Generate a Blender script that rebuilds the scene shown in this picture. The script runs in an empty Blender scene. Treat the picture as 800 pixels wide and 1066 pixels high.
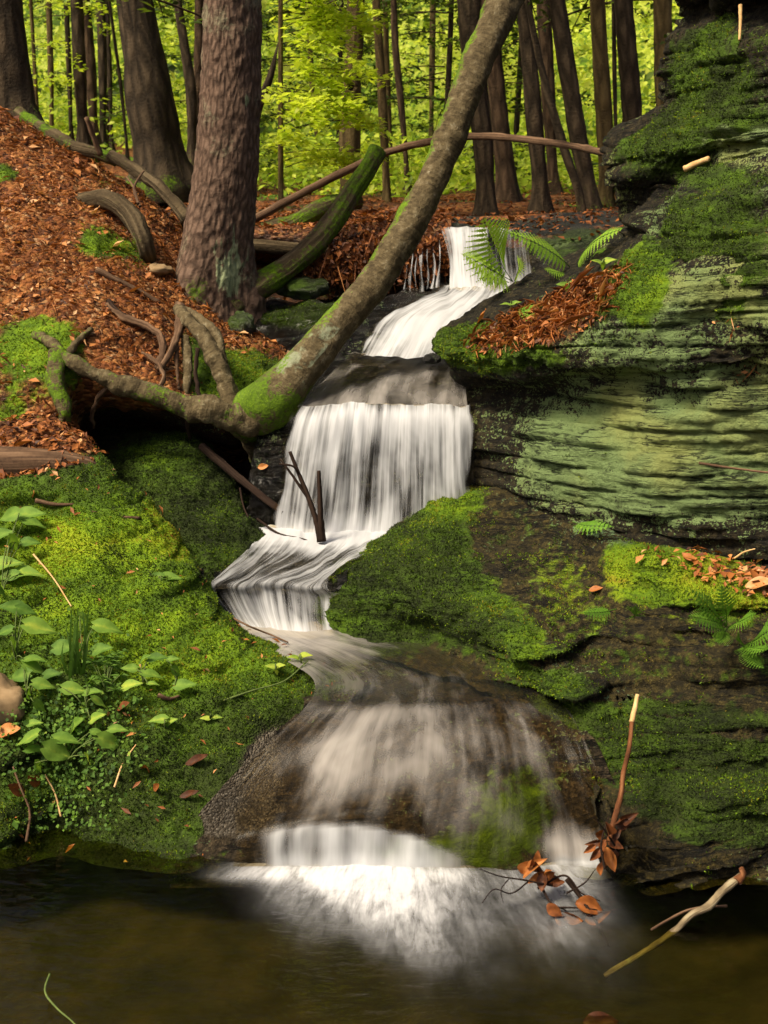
import bpy, math, random
import numpy as np
from mathutils import Vector
from mathutils.bvhtree import BVHTree

random.seed(7)
rng = np.random.default_rng(7)
scene = bpy.context.scene
COL = scene.collection

# ------------------------------------------------------------------ camera
ZC = 1.55
PITCH = math.atan(348 / 1287.0)
CT, ST = math.cos(PITCH), math.sin(PITCH)
FPX = 1287.0


def ray(px, py):
    a = (px - 400) / FPX
    b = (533 - py) / FPX
    return np.array([a, CT + b * ST, -ST + b * CT])


def P(px, py, Y):
    d = ray(px, py)
    t = Y / d[1]
    return np.array([d[0] * t, Y, ZC + d[2] * t])


def Q(px, py, z):
    d = ray(px, py)
    t = (z - ZC) / d[2]
    return np.array([d[0] * t, d[1] * t, z])


def proj(V):
    R = V - np.array([0, 0, ZC])
    f = R[:, 1] * CT - R[:, 2] * ST
    u = R[:, 1] * ST + R[:, 2] * CT
    f = np.maximum(f, 1e-4)
    return np.stack([400 + FPX * R[:, 0] / f, 533 - FPX * u / f], 1)


# ------------------------------------------------------------------ noise
def _h(i, j, k, s):
    n = (i.astype(np.int64) * 374761393 + j.astype(np.int64) * 668265263 + k.astype(np.int64) * 2147483647 + s * 1274126177) & 0xFFFFFFFF
    n = ((n ^ (n >> 13)) * 1274126177) & 0xFFFFFFFF
    n = ((n ^ (n >> 16)) * 2246822519) & 0xFFFFFFFF
    return n ^ (n >> 15)


def noise(p, seed=0):
    p = np.asarray(p, float)
    i = np.floor(p).astype(np.int64)
    f = p - i
    w = f * f * f * (f * (f * 6 - 15) + 10)
    out = 0
    for dx in (0, 1):
        wx = w[:, 0] if dx else 1 - w[:, 0]
        for dy in (0, 1):
            wy = w[:, 1] if dy else 1 - w[:, 1]
            for dz in (0, 1):
                wz = w[:, 2] if dz else 1 - w[:, 2]
                h = _h(i[:, 0] + dx, i[:, 1] + dy, i[:, 2] + dz, seed)
                gx = ((h & 1023) / 511.5) - 1
                gy = (((h >> 10) & 1023) / 511.5) - 1
                gz = (((h >> 20) & 1023) / 511.5) - 1
                out = out + wx * wy * wz * (gx * (f[:, 0] - dx) + gy * (f[:, 1] - dy) + gz * (f[:, 2] - dz))
    return out * 1.2


def fbm(p, octaves=4, seed=0, gain=0.5):
    p = np.asarray(p, float)
    o, a = 0, 1.0
    for k in range(octaves):
        o = o + a * noise(p * (2.03 ** k) + 17.3 * k, seed + k)
        a *= gain
    return o


def sstep(a, b, x):
    t = np.clip((x - a) / (b - a), 0, 1)
    return t * t * (3 - 2 * t)


# ------------------------------------------------------------------ mesh building
def link(o, parent=None):
    COL.objects.link(o)
    if parent is not None:
        o.parent = parent
    return o


def tag(o, label=None, cat=None, group=None, kind=None):
    if label:
        o['label'] = label
    if cat:
        o['category'] = cat
    if group:
        o['group'] = group
    if kind:
        o['kind'] = kind
    return o


def thing(name, label, cat, loc, group=None):
    o = bpy.data.objects.new(name, None)
    o.empty_display_size = 0.05
    COL.objects.link(o)
    o.location = Vector([float(c) for c in loc])
    return tag(o, label, cat, group)


def mk(name, V, F, mat, parent=None, uv=None, attrs=None, smooth=True, base=None, **tags):
    """one mesh object from world-space vertices; F is (n,4) or (n,3) or a list of such arrays"""
    V = np.asarray(V, float)
    Fs = F if isinstance(F, list) else [F]
    Fs = [np.asarray(f, np.int32) for f in Fs if len(f)]
    if parent is not None:
        org = np.array(parent.matrix_basis.translation)
        q = parent.parent
        while q is not None:
            org = org + np.array(q.matrix_basis.translation)
            q = q.parent
        loc = (0, 0, 0)
    else:
        if base is None:
            base = np.array([V[:, 0].mean(), V[:, 1].mean(), V[:, 2].min()])
        org = np.asarray(base, float)
        loc = org
    me = bpy.data.meshes.new(name)
    me.vertices.add(len(V))
    me.vertices.foreach_set('co', (V - org).astype(np.float32).ravel())
    idx = np.concatenate([f.ravel() for f in Fs])
    tot = np.concatenate([np.full(len(f), f.shape[1], np.int32) for f in Fs])
    st = np.concatenate([[0], np.cumsum(tot)[:-1]]).astype(np.int32)
    me.loops.add(len(idx))
    me.loops.foreach_set('vertex_index', idx)
    me.polygons.add(len(tot))
    me.polygons.foreach_set('loop_start', st)
    me.polygons.foreach_set('loop_total', tot)
    me.polygons.foreach_set('use_smooth', np.full(len(tot), smooth))
    if uv is not None:
        l = me.uv_layers.new(name='UVMap')
        l.data.foreach_set('uv', np.asarray(uv, np.float32)[idx].ravel())
    if attrs:
        for k, a in attrs.items():
            at = me.attributes.new(k, 'FLOAT', 'POINT')
            at.data.foreach_set('value', np.asarray(a, np.float32))
    me.update(calc_edges=True)
    me.validate()
    if mat:
        me.materials.append(mat)
    o = bpy.data.objects.new(name, me)
    link(o, parent)
    o.location = Vector([float(c) for c in loc])
    if tags:
        tag(o, tags.get('label'), tags.get('cat'), tags.get('group'), tags.get('kind'))
    return o


def hermite(kn, A, tq):
    """non-uniform cubic through A (n,...) at knots kn, sampled at tq"""
    kn = np.asarray(kn, float)
    n = len(kn)
    d = (A[1:] - A[:-1]) / (kn[1:] - kn[:-1]).reshape((-1,) + (1,) * (A.ndim - 1))
    m = np.empty_like(A)
    m[0], m[-1] = d[0], d[-1]
    h = kn[1:] - kn[:-1]
    for i in range(1, n - 1):
        m[i] = (d[i - 1] * h[i] + d[i] * h[i - 1]) / (h[i - 1] + h[i])
    k = np.clip(np.searchsorted(kn, tq, side='right') - 1, 0, n - 2)
    hh = h[k]
    t = (tq - kn[k]) / hh
    sh = (-1,) + (1,) * (A.ndim - 1)
    t = t.reshape(sh)
    hh = hh.reshape(sh)
    return ((2 * t ** 3 - 3 * t ** 2 + 1) * A[k] + (t ** 3 - 2 * t ** 2 + t) * hh * m[k]
            + (-2 * t ** 3 + 3 * t ** 2) * A[k + 1] + (t ** 3 - t ** 2) * hh * m[k + 1])


def grid_faces(nu, nv, closed=False):
    """vertex index = j*nu + i"""
    i = np.arange(nu if closed else nu - 1)
    j = np.arange(nv - 1)
    I, J = np.meshgrid(i, j)
    I, J = I.ravel(), J.ravel()
    I2 = (I + 1) % nu
    return np.stack([J * nu + I, J * nu + I2, (J + 1) * nu + I2, (J + 1) * nu + I], 1)


BV, BF = [], []
BN = [0]


class Patch:
    """smooth sheet through rows of world points, later displaced along its normal"""

    def __init__(self, rows, res, bvh=True):
        C = np.array(rows, float)
        dr = np.linalg.norm(C[:, 1:] - C[:, :-1], axis=2).mean(0)
        dc = np.linalg.norm(C[1:] - C[:-1], axis=2).mean(1)
        ku = np.concatenate([[0], np.cumsum(dr)])
        kv = np.concatenate([[0], np.cumsum(dc)])
        self.nu = nu = max(4, int(ku[-1] / res))
        self.nv = nv = max(4, int(kv[-1] / res))
        A = hermite(ku, np.swapaxes(C, 0, 1), np.linspace(0, ku[-1], nu))
        A = hermite(kv, np.swapaxes(A, 0, 1), np.linspace(0, kv[-1], nv))
        self.V = A.reshape(-1, 3)
        U, W = np.meshgrid(np.linspace(0, ku[-1], nu), np.linspace(0, kv[-1], nv))
        self.uv = np.stack([U.ravel(), W.ravel()], 1)
        self.F = grid_faces(nu, nv)
        n = self.normals()
        d = np.array([0, 0, ZC]) - self.V
        if (np.einsum('ij,ij->i', n, d)).sum() < 0:
            self.F = self.F[:, ::-1]
            self.flip = True
        self.A = {}
        if bvh:
            self.reg()

    flip = False

    def reg(self, step=4):
        G = self.V.reshape(self.nv, self.nu, 3)[::step, ::step]
        f = grid_faces(G.shape[1], G.shape[0]) + BN[0]
        BV.append(G.reshape(-1, 3))
        BF.append(f)
        BN[0] += G.shape[0] * G.shape[1]

    def normals(self):
        G = self.V.reshape(self.nv, self.nu, 3)
        du = np.gradient(G, axis=1)
        dv = np.gradient(G, axis=0)
        n = np.cross(du, dv).reshape(-1, 3)
        n /= np.linalg.norm(n, axis=1, keepdims=True) + 1e-12
        return -n if self.flip else n

    def disp(self, d, dirs=None):
        n = self.normals() if dirs is None else dirs
        self.V = self.V + n * d[:, None]
        return self

    def blobs(self, L, init=0.0):
        """soft patches: (px, py, rx, ry, weight), found on the surface and measured in metres there"""
        pr = proj(self.V)
        o = np.full(len(self.V), float(init))
        for px, py, rx, ry, w in L:
            k = np.argmin((pr[:, 0] - px) ** 2 + (pr[:, 1] - py) ** 2 + 4000 * np.maximum(self.V[:, 1] - 2, 0))
            c = self.V[k]
            s = np.linalg.norm(c - np.array([0, 0, ZC])) / FPX
            d = self.V - c
            q = (d[:, 0] / (rx * s)) ** 2 + (d[:, 1] / (1.6 * max(rx, ry) * s)) ** 2 + (d[:, 2] / (ry * s)) ** 2
            o += w * np.exp(-q)
        return np.clip(o, 0, 1)


def bvh():
    return BVHTree.FromPolygons([tuple(v) for v in np.concatenate(BV)], [tuple(int(c) for c in f) for f in np.concatenate(BF)])


def tube(pts, rad, seg=10, step=None, rough=0.0, rseed=0, rfreq=14.0, smooth_path=True, cap=True, flat=1.0):
    """swept tube; returns V, F(list), uv (u in metres round the tube, v in metres along it)"""
    pts = np.array(pts, float)
    rad = np.array(rad, float)
    if rad.ndim == 0:
        rad = np.full(len(pts), float(rad))
    L = np.concatenate([[0], np.cumsum(np.linalg.norm(pts[1:] - pts[:-1], axis=1))])
    if step is None:
        step = max(rad.mean() * 1.2, L[-1] / 60)
    n = max(2, int(L[-1] / step) + 1)
    tq = np.linspace(0, L[-1], n)
    if smooth_path and len(pts) > 2:
        C = hermite(L, pts, tq)
        R = hermite(L, rad, tq)
    else:
        C = np.stack([np.interp(tq, L, pts[:, k]) for k in range(3)], 1)
        R = np.interp(tq, L, rad)
    R = np.maximum(R, 1e-4)
    T = np.gradient(C, axis=0)
    T /= np.linalg.norm(T, axis=1, keepdims=True) + 1e-12
    ref = np.array([0, 0, 1.0]) if abs(T[0, 2]) < 0.9 else np.array([0, 1.0, 0])
    A = np.empty_like(C)
    a = np.cross(T[0], ref)
    a /= np.linalg.norm(a)
    for i in range(n):
        a = a - T[i] * np.dot(a, T[i])
        a /= np.linalg.norm(a) + 1e-12
        A[i] = a
    B = np.cross(T, A)
    th = np.linspace(0, 2 * np.pi, seg, endpoint=False)
    V = C[:, None, :] + R[:, None, None] * (np.cos(th)[None, :, None] * A[:, None, :] + flat * np.sin(th)[None, :, None] * B[:, None, :])
    V = V.reshape(-1, 3)
    uv = np.stack([np.tile(th, n) * np.repeat(R.mean() * np.ones(n), seg), np.repeat(tq, seg)], 1)
    cen = np.repeat(C, seg, 0)
    if rough:
        dr = V - cen
        dr /= np.linalg.norm(dr, axis=1, keepdims=True) + 1e-9
        V = V + dr * (rough * np.repeat(R, seg) * fbm(V * rfreq, 3, 40 + rseed))[:, None]
    F = [grid_faces(seg, n, True)]
    if cap:
        V = np.concatenate([V, [C[0]], [C[-1]]])
        uv = np.concatenate([uv, [[0, 0]], [[0, L[-1]]]])
        a0 = len(V) - 2
        i = np.arange(seg)
        F.append(np.stack([np.full(seg, a0), (i + 1) % seg, i], 1))
        o = (n - 1) * seg
        F.append(np.stack([np.full(seg, a0 + 1), o + i, o + (i + 1) % seg], 1))
    return V, F, uv


class MB:
    """collects pieces into one mesh"""

    def __init__(self):
        self.V, self.F, self.U, self.T, self.n = [], [], [], [], 0

    def add(self, V, F, uv=None, tint=0.5):
        Fs = F if isinstance(F, list) else [F]
        self.V.append(V)
        self.F += [np.asarray(f) + self.n for f in Fs]
        self.U.append(uv if uv is not None else V[:, :2])
        self.T.append(np.full(len(V), tint) if np.ndim(tint) == 0 else tint)
        self.n += len(V)
        return self

    def tube(self, pts, rad, seg=8, tint=0.5, **k):
        V, F, uv = tube(pts, rad, seg, **k)
        return self.add(V, F, uv, tint)

    def build(self, name, mat, parent=None, **tags):
        fs = [f for f in self.F if len(f)]
        q = [f for f in fs if f.shape[1] == 4]
        t = [f for f in fs if f.shape[1] == 3]
        F = ([np.concatenate(q)] if q else []) + ([np.concatenate(t)] if t else [])
        return mk(name, np.concatenate(self.V), F, mat, parent, uv=np.concatenate(self.U), attrs={'tint': np.concatenate(self.T)}, **tags)


def leaf_cloud(C, size, nrm, tint, aspect=0.55, fold=0.12, rg=None):
    """rhombic leaves at C, facing nrm; returns V, F, tint"""
    rg = rg or rng
    n = len(C)
    size = np.broadcast_to(size, (n,))
    nrm = nrm / (np.linalg.norm(nrm, axis=1, keepdims=True) + 1e-9)
    a = rg.normal(size=(n, 3))
    a -= nrm * np.einsum('ij,ij->i', a, nrm)[:, None]
    a /= np.linalg.norm(a, axis=1, keepdims=True) + 1e-9
    b = np.cross(nrm, a)
    s = size[:, None]
    V = np.stack([C - a * s * .5, C + b * s * aspect * .5 + nrm * s * fold - a * s * .08, C + a * s * .5, C - b * s * aspect * .5 + nrm * s * fold - a * s * .08], 1).reshape(-1, 3)
    k = np.arange(n) * 4
    F = np.concatenate([np.stack([k, k + 2, k + 1], 1), np.stack([k, k + 3, k + 2], 1)])
    return V, F, np.repeat(tint, 4)


def needle_cloud(C, D, L, w, tint):
    """thin triangles from C along D"""
    n = len(C)
    D = D / (np.linalg.norm(D, axis=1, keepdims=True) + 1e-9)
    a = np.cross(D, rng.normal(size=(n, 3)))
    a /= np.linalg.norm(a, axis=1, keepdims=True) + 1e-9
    L = np.broadcast_to(L, (n,))[:, None]
    w = np.broadcast_to(w, (n,))[:, None]
    V = np.stack([C - a * w, C + a * w, C + D * L], 1).reshape(-1, 3)
    F = (np.arange(n) * 3)[:, None] + np.array([0, 1, 2])
    return V, F, np.repeat(tint, 3)


# ------------------------------------------------------------------ materials
class NT:
    def __init__(self, name):
        self.m = bpy.data.materials.new(name)
        self.m.use_nodes = True
        self.t = self.m.node_tree
        self.t.nodes.clear()
        self.out = self.t.nodes.new('ShaderNodeOutputMaterial')

    def n(self, typ, ins=None, **props):
        nd = self.t.nodes.new('ShaderNode' + typ)
        for k, v in props.items():
            setattr(nd, k, v)
        for k, v in (ins or {}).items():
            s = nd.inputs[k]
            if isinstance(v, bpy.types.NodeSocket):
                self.t.links.new(v, s)
            else:
                s.default_value = v
        return nd

    def attr(self, name):
        return self.n('Attribute', attribute_name=name).outputs['Fac']

    def coord(self, kind='Object', scale=(1, 1, 1)):
        c = self.n('TexCoord').outputs[kind]
        if kind == 'Object':
            c = self.n('NewGeometry').outputs['Position']
        if tuple(scale) != (1, 1, 1):
            c = self.n('Mapping', {'Vector': c, 'Scale': scale}).outputs[0]
        return c

    def noise(self, scale, vec=None, detail=4, rough=0.55, dist=0.0):
        return self.n('TexNoise', {'Vector': vec if vec is not None else self.coord(), 'Scale': scale, 'Detail': detail, 'Roughness': rough, 'Distortion': dist}).outputs['Fac']

    def ramp(self, fac, stops, interp='LINEAR'):
        r = self.n('ValToRGB', {'Fac': fac})
        e = r.color_ramp.elements
        r.color_ramp.interpolation = interp
        while len(e) < len(stops):
            e.new(0.5)
        for el, (p, c) in zip(e, stops):
            el.position = p
            el.color = (c[0], c[1], c[2], 1) if not np.isscalar(c) else (c, c, c, 1)
        return r.outputs[0]

    def math(self, op, a, b=0.0, c=0.0, clamp=False):
        nd = self.n('Math', operation=op, use_clamp=clamp)
        for s, v in zip(nd.inputs, (a, b, c)):
            if isinstance(v, bpy.types.NodeSocket):
                self.t.links.new(v, s)
            else:
                s.default_value = v
        return nd.outputs[0]

    def step(self, a, b, x):
        return self.n('MapRange', {'Value': x, 'From Min': a, 'From Max': b}, interpolation_type='SMOOTHSTEP').outputs[0]

    def mix(self, f, a, b, blend='MIX'):
        nd = self.n('Mix', data_type='RGBA', blend_type=blend)
        for s, v in ((nd.inputs[0], f), (nd.inputs[6], a), (nd.inputs[7], b)):
            if isinstance(v, bpy.types.NodeSocket):
                self.t.links.new(v, s)
            else:
                s.default_value = v if np.isscalar(v) else (v[0], v[1], v[2], 1)
        return nd.outputs[2]

    def bump(self, h, strength=0.5, dist=0.01, normal=None):
        ins = {'Height': h, 'Strength': strength, 'Distance': dist}
        if normal is not None:
            ins['Normal'] = normal
        return self.n('Bump', ins).outputs[0]

    def pbr(self, col, rough=0.8, normal=None, spec=0.3, **k):
        ins = {'Base Color': col if isinstance(col, bpy.types.NodeSocket) else (*col, 1), 'Roughness': rough, 'Specular IOR Level': spec}
        if normal is not None:
            ins['Normal'] = normal
        ins.update(k)
        return self.n('BsdfPrincipled', ins).outputs[0]

    def done(self, sh):
        self.t.links.new(sh, self.out.inputs[0])
        return self.m


MOSS = [(0.0, (.010, .016, .002)), (0.28, (.030, .050, .004)), (0.48, (.064, .125, .005)), (0.66, (.140, .240, .005)), (0.84, (.245, .320, .008)), (1.0, (.24, .15, .015))]


def rock_material(name, rock_a, rock_b, lich=(.17, .27, .13), strata=True, rough=0.85, spec=0.25):
    t = NT(name)
    co = t.coord()
    sx = t.n('SeparateXYZ', {0: co})
    dip = t.n('CombineXYZ', {0: sx.outputs[0], 1: sx.outputs[1], 2: t.math('SUBTRACT', sx.outputs[2], t.math('MULTIPLY', sx.outputs[0], .13))}).outputs[0]
    st = t.n('Mapping', {'Vector': dip, 'Scale': (5, 5, 62)}).outputs[0]
    n1 = t.noise(3.0, detail=6)
    n2 = t.noise(26, detail=6, rough=.65)
    n3 = t.noise(120, detail=4, rough=.7)
    s1 = t.noise(1.0, st, detail=5, rough=.65, dist=.08)
    base = t.mix(n1, rock_a, rock_b)
    base = t.mix(t.math('MULTIPLY', t.step(.35, .6, s1), .75), t.mix(.5, base, (.006, .006, .004)), base)
    base = t.mix(t.math('MULTIPLY', t.step(.5, .8, n2), .6), base, rock_b)
    base = t.mix(t.math('MULTIPLY', t.step(.55, .70, n3), .55), base, tuple(min(1, c * 2.2) for c in rock_b))
    gr = t.noise(55.0, detail=6, rough=.75)
    base = t.mix(t.step(.42, .62, gr), tuple(c * .35 for c in rock_a), base)
    s2 = t.noise(1.0, t.n('Mapping', {'Vector': dip, 'Scale': (6, 6, 120)}).outputs[0], detail=4, rough=.6, dist=.05)
    crack = t.math('MULTIPLY', t.step(.035, .0, t.math('ABSOLUTE', t.math('SUBTRACT', s1, .47))), t.step(.42, .6, t.noise(7.0, detail=2)))
    # lichen crust: irregular speckled patches
    lv = t.math('ADD', t.attr('lichen'), t.math('MULTIPLY', t.math('SUBTRACT', n2, .5), 1.9))
    lv = t.math('ADD', lv, t.math('MULTIPLY', t.math('SUBTRACT', s1, .5), .5))
    lv = t.math('ADD', lv, t.math('MULTIPLY', t.math('SUBTRACT', n3, .5), 2.4))
    lv = t.math('ADD', lv, t.math('MULTIPLY', t.math('SUBTRACT', n1, .5), 1.9))
    lm = t.step(.42, .52, lv)
    lc = t.mix(n2, tuple(c * .55 for c in lich), lich)
    lc = t.mix(t.step(.5, .72, n1), lc, (lich[0] * 1.2, lich[1] * .95, lich[2] * .8))
    c = t.mix(t.math('MULTIPLY', lm, .92), base, lc)
    c = t.mix(t.math('MULTIPLY', crack, .9), c, (.004, .004, .003))
    # gravel
    vo = t.n('TexVoronoi', {'Vector': co, 'Scale': 190.0, 'Randomness': 1.0})
    gcol = t.ramp(t.n('SeparateColor', {'Color': vo.outputs['Color']}).outputs[0], [(0, (.03, .025, .018)), (.5, (.12, .10, .075)), (1, (.30, .27, .22))])
    gm = t.step(.35, .6, t.math('ADD', t.attr('gravel'), t.math('MULTIPLY', t.math('SUBTRACT', n2, .5), .9)))
    c = t.mix(gm, c, t.mix(t.math('MULTIPLY', n2, .9), gcol, (.085, .066, .042)))
    # leaf and needle litter
    vl = t.n('TexVoronoi', {'Vector': t.coord(scale=(1, 1, 1.6)), 'Scale': 48.0, 'Randomness': 1.0})
    lit = t.ramp(t.n('SeparateColor', {'Color': vl.outputs['Color']}).outputs[1], [(0, (.05, .017, .006)), (.35, (.20, .062, .015)), (.7, (.34, .12, .028)), (.92, (.45, .20, .06)), (1, (.5, .3, .15))])
    lit = t.mix(t.math('MULTIPLY', n3, .55), lit, (.05, .018, .007))
    lf = t.step(.35, .6, t.math('ADD', t.attr('litter'), t.math('MULTIPLY', t.math('SUBTRACT', n2, .5), .9)))
    c = t.mix(lf, c, lit)
    # moss
    mv = t.math('ADD', t.attr('moss'), t.math('MULTIPLY', t.math('SUBTRACT', n2, .5), .9))
    mv = t.math('ADD', mv, t.math('MULTIPLY', t.math('SUBTRACT', n1, .5), .5))
    mm = t.step(.36, .58, mv)
    mt = t.math('ADD', t.math('MULTIPLY', n2, .45), t.math('MULTIPLY', n3, .40))
    bandn = t.noise(1.0, t.coord(scale=(4, 5, 22)), detail=5, rough=.6)
    mt = t.math('ADD', mt, t.math('MULTIPLY', t.math('SUBTRACT', n1, .5), .6))
    mt = t.math('ADD', mt, t.math('MULTIPLY', t.math('SUBTRACT', bandn, .5), .8))
    mt = t.math('ADD', mt, t.math('MULTIPLY', t.math('SUBTRACT', t.attr('warm'), .3), .55))
    c = t.mix(mm, c, t.ramp(mt, MOSS))
    c = t.mix(t.math('MULTIPLY', t.attr('wet'), .75), c, t.mix(1.0, c, (.25, .22, .18), 'MULTIPLY'))
    h = t.math('ADD', t.math('MULTIPLY', n2, .6), t.math('MULTIPLY', n3, .5))
    if strata:
        h = t.math('ADD', h, t.math('ADD', t.math('MULTIPLY', s1, .35), t.math('ADD', t.math('ADD', t.math('MULTIPLY', s2, .15), t.math('MULTIPLY', gr, .8)), t.math('MULTIPLY', crack, -1.2))))
    h = t.math('ADD', h, t.math('MULTIPLY', t.math('MULTIPLY', vo.outputs['Distance'], t.attr('gravel')), -1.5))
    h = t.math('ADD', h, t.math('MULTIPLY', t.math('MULTIPLY', vl.outputs['Distance'], lf), -1.0))
    nb = t.bump(h, 1.0, .022)
    rg = t.math('SUBTRACT', rough, t.math('MULTIPLY', t.attr('wet'), .5))
    return t.done(t.pbr(c, rg, nb, spec))


def bark_material(name, c0, c1, c2, fu=26, fv=5, moss=0.0, lichen=0.0, strength=1.0, dist=.02):
    t = NT(name)
    uv = t.n('UVMap').outputs[0]
    wob = t.n('Mapping', {'Vector': uv, 'Scale': (fu, fv, 1)}).outputs[0]
    v = t.n('TexVoronoi', {'Vector': wob, 'Scale': 1.0, 'Randomness': 1.0}, feature='DISTANCE_TO_EDGE', voronoi_dimensions='2D').outputs['Distance']
    n1 = t.noise(1.0, t.n('Mapping', {'Vector': uv, 'Scale': (fu * .8, fv * .7, 1)}).outputs[0], detail=8, rough=.7, dist=.5)
    n2 = t.noise(5.0, detail=5)
    n3 = t.noise(70.0, detail=4, rough=.7)
    f = t.math('ADD', t.math('MULTIPLY', t.step(0, .35, v), .32), t.math('ADD', t.math('MULTIPLY', n1, .62), t.math('MULTIPLY', t.math('SUBTRACT', n3, .5), .35)))
    c = t.ramp(f, [(.2, c0), (.55, c1), (.9, c2)])
    c = t.mix(t.math('MULTIPLY', n3, .5), c, c1)
    if lichen:
        lm = t.step(.58, .70, t.math('ADD', t.math('MULTIPLY', n2, .75), t.math('MULTIPLY', n3, .32)))
        lm = t.math('MULTIPLY', lm, lichen, clamp=True)
        c = t.mix(lm, c, (.26, .28, .17))
    at = t.attr('moss')
    mv = t.math('ADD', t.math('ADD', at, moss), t.math('MULTIPLY', t.math('SUBTRACT', t.math('ADD', t.math('MULTIPLY', n2, .6), t.math('MULTIPLY', n3, .4)), .5), 1.6))
    c = t.mix(t.step(.4, .62, mv), c, t.ramp(t.math('ADD', t.math('MULTIPLY', n3, .7), t.math('MULTIPLY', n2, .25)), MOSS))
    lv = t.math('ADD', t.attr('lichen'), t.math('MULTIPLY', t.math('SUBTRACT', n1, .5), 1.2))
    c = t.mix(t.math('MULTIPLY', t.step(.45, .6, lv), .85), c, t.mix(n3, (.14, .19, .09), (.36, .41, .24)))
    h = t.math('ADD', t.math('ADD', f, t.math('MULTIPLY', n3, .3)), 0.0)
    return t.done(t.pbr(c, .9, t.bump(h, strength, dist), .15))


def mottled_bark(name):
    """smooth young bark: brown grey, blotched with pale lichen and moss, fine level cracks"""
    t = NT(name)
    uv = t.n('UVMap').outputs[0]
    n1 = t.noise(9.0, detail=6, rough=.65)
    n2 = t.noise(30.0, detail=5, rough=.7)
    n3 = t.noise(110.0, detail=3, rough=.7)
    ln = t.noise(1.0, t.n('Mapping', {'Vector': uv, 'Scale': (9, 95, 1)}).outputs[0], detail=5, rough=.65)
    c = t.mix(t.step(.30, .66, t.math('ADD', t.math('MULTIPLY', ln, .45), t.math('MULTIPLY', n2, .55))), (.028, .020, .010), (.125, .095, .048))
    c = t.mix(t.math('MULTIPLY', t.step(.5, .7, n2), .7), c, (.17, .14, .085))
    pale = t.step(.60, .70, t.math('ADD', t.math('MULTIPLY', n2, .6), t.math('MULTIPLY', n3, .42)))
    c = t.mix(t.math('MULTIPLY', pale, .7), c, (.33, .31, .22))
    lv = t.math('ADD', t.attr('lichen'), t.math('MULTIPLY', t.math('SUBTRACT', n1, .5), 1.6))
    c = t.mix(t.math('MULTIPLY', t.step(.28, .42, lv), .8), c, t.mix(n2, (.10, .14, .07), (.36, .37, .26)))
    mv = t.math('ADD', t.attr('moss'), t.math('MULTIPLY', t.math('SUBTRACT', t.math('ADD', t.math('MULTIPLY', n1, .6), t.math('MULTIPLY', n2, .4)), .5), 1.8))
    c = t.mix(t.math('MULTIPLY', t.step(.40, .56, t.math('ADD', mv, t.math('MULTIPLY', t.math('SUBTRACT', n3, .5), .6))), .9), c, t.ramp(t.math('ADD', t.math('MULTIPLY', n3, .6), t.math('MULTIPLY', n1, .35)), MOSS))
    h = t.math('ADD', t.math('ADD', t.math('MULTIPLY', n2, .7), t.math('MULTIPLY', ln, .3)), t.math('MULTIPLY', n3, .4))
    return t.done(t.pbr(c, .9, t.bump(h, .9, .012), .15))


def leaf_material(name, stops, trans=0.5, rough=.55, fine=None):
    t = NT(name)
    f = t.attr('tint')
    if fine:
        f = t.math('ADD', f, t.math('MULTIPLY', t.math('SUBTRACT', t.noise(fine), .5), .35))
    c = t.ramp(f, stops)
    p = t.pbr(c, rough, None, .3)
    tr = t.n('BsdfTranslucent', {'Color': t.mix(1.0, c, (1.25, 1.25, .7), 'MULTIPLY')}).outputs[0]
    return t.done(t.n('MixShader', {0: trans, 1: p, 2: tr}).outputs[0])


def plain_material(name, stops, scale=20, rough=.8, spec=.2, bump=.4, dist=.004, vscale=(1, 1, 1)):
    t = NT(name)
    nn = t.noise(scale, t.coord(scale=vscale), detail=6, rough=.65)
    return t.done(t.pbr(t.ramp(nn, stops), rough, t.bump(nn, bump, dist), spec))


M = {}
M['cliff'] = rock_material('lichen_rock', (.020, .016, .007), (.075, .056, .022), (.225, .325, .12))
M['ledge'] = rock_material('mossy_rock', (.040, .031, .008), (.120, .090, .022))
M['bank'] = rock_material('bank_rock', (.045, .030, .016), (.10, .075, .045), strata=False)
M['bed'] = rock_material('stream_rock', (.012, .011, .009), (.05, .042, .03), rough=.6, spec=.5)
M['cascade'] = rock_material('cascade_rock', (.040, .028, .014), (.135, .098, .055), rough=.7, spec=.2)
M['soil'] = rock_material('forest_soil', (.045, .018, .008), (.12, .045, .018), strata=False)
M['bark_big'] = bark_material('hemlock_bark', (.026, .017, .012), (.115, .072, .050), (.24, .165, .12), fu=46, fv=16, lichen=.4, strength=.8, dist=.012)
M['bark_dark'] = bark_material('dark_bark', (.008, .006, .004), (.048, .034, .020), (.16, .115, .07), fu=30, fv=5)
M['bark_red'] = bark_material('red_bark', (.012, .008, .005), (.075, .047, .027), (.19, .125, .075), fu=30, fv=5)
M['bark_tan'] = bark_material('tan_bark', (.03, .02, .009), (.12, .085, .034), (.26, .19, .085), fu=26, fv=4)
M['bark_birch'] = mottled_bark('mottled_bark')
M['log'] = bark_material('log_bark', (.02, .013, .006), (.09, .065, .035), (.22, .17, .10), fu=26, fv=3, moss=-.15)
M['wood'] = bark_material('dead_wood', (.025, .013, .008), (.12, .07, .04), (.28, .18, .11), fu=60, fv=4, moss=-.6, strength=.5, dist=.004)
M['wood_dark'] = bark_material('wet_wood', (.006, .003, .002), (.025, .014, .009), (.06, .04, .028), fu=60, fv=4, moss=-.6, strength=.5, dist=.004)
M['moss'] = leaf_material('moss_leaf', MOSS, .25, .7)
M['litter'] = leaf_material('dead_leaf', [(0, (.05, .016, .006)), (.3, (.18, .055, .014)), (.6, (.34, .115, .026)), (.85, (.47, .20, .06)), (1, (.55, .33, .16))], .15, .6, 60)
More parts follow.
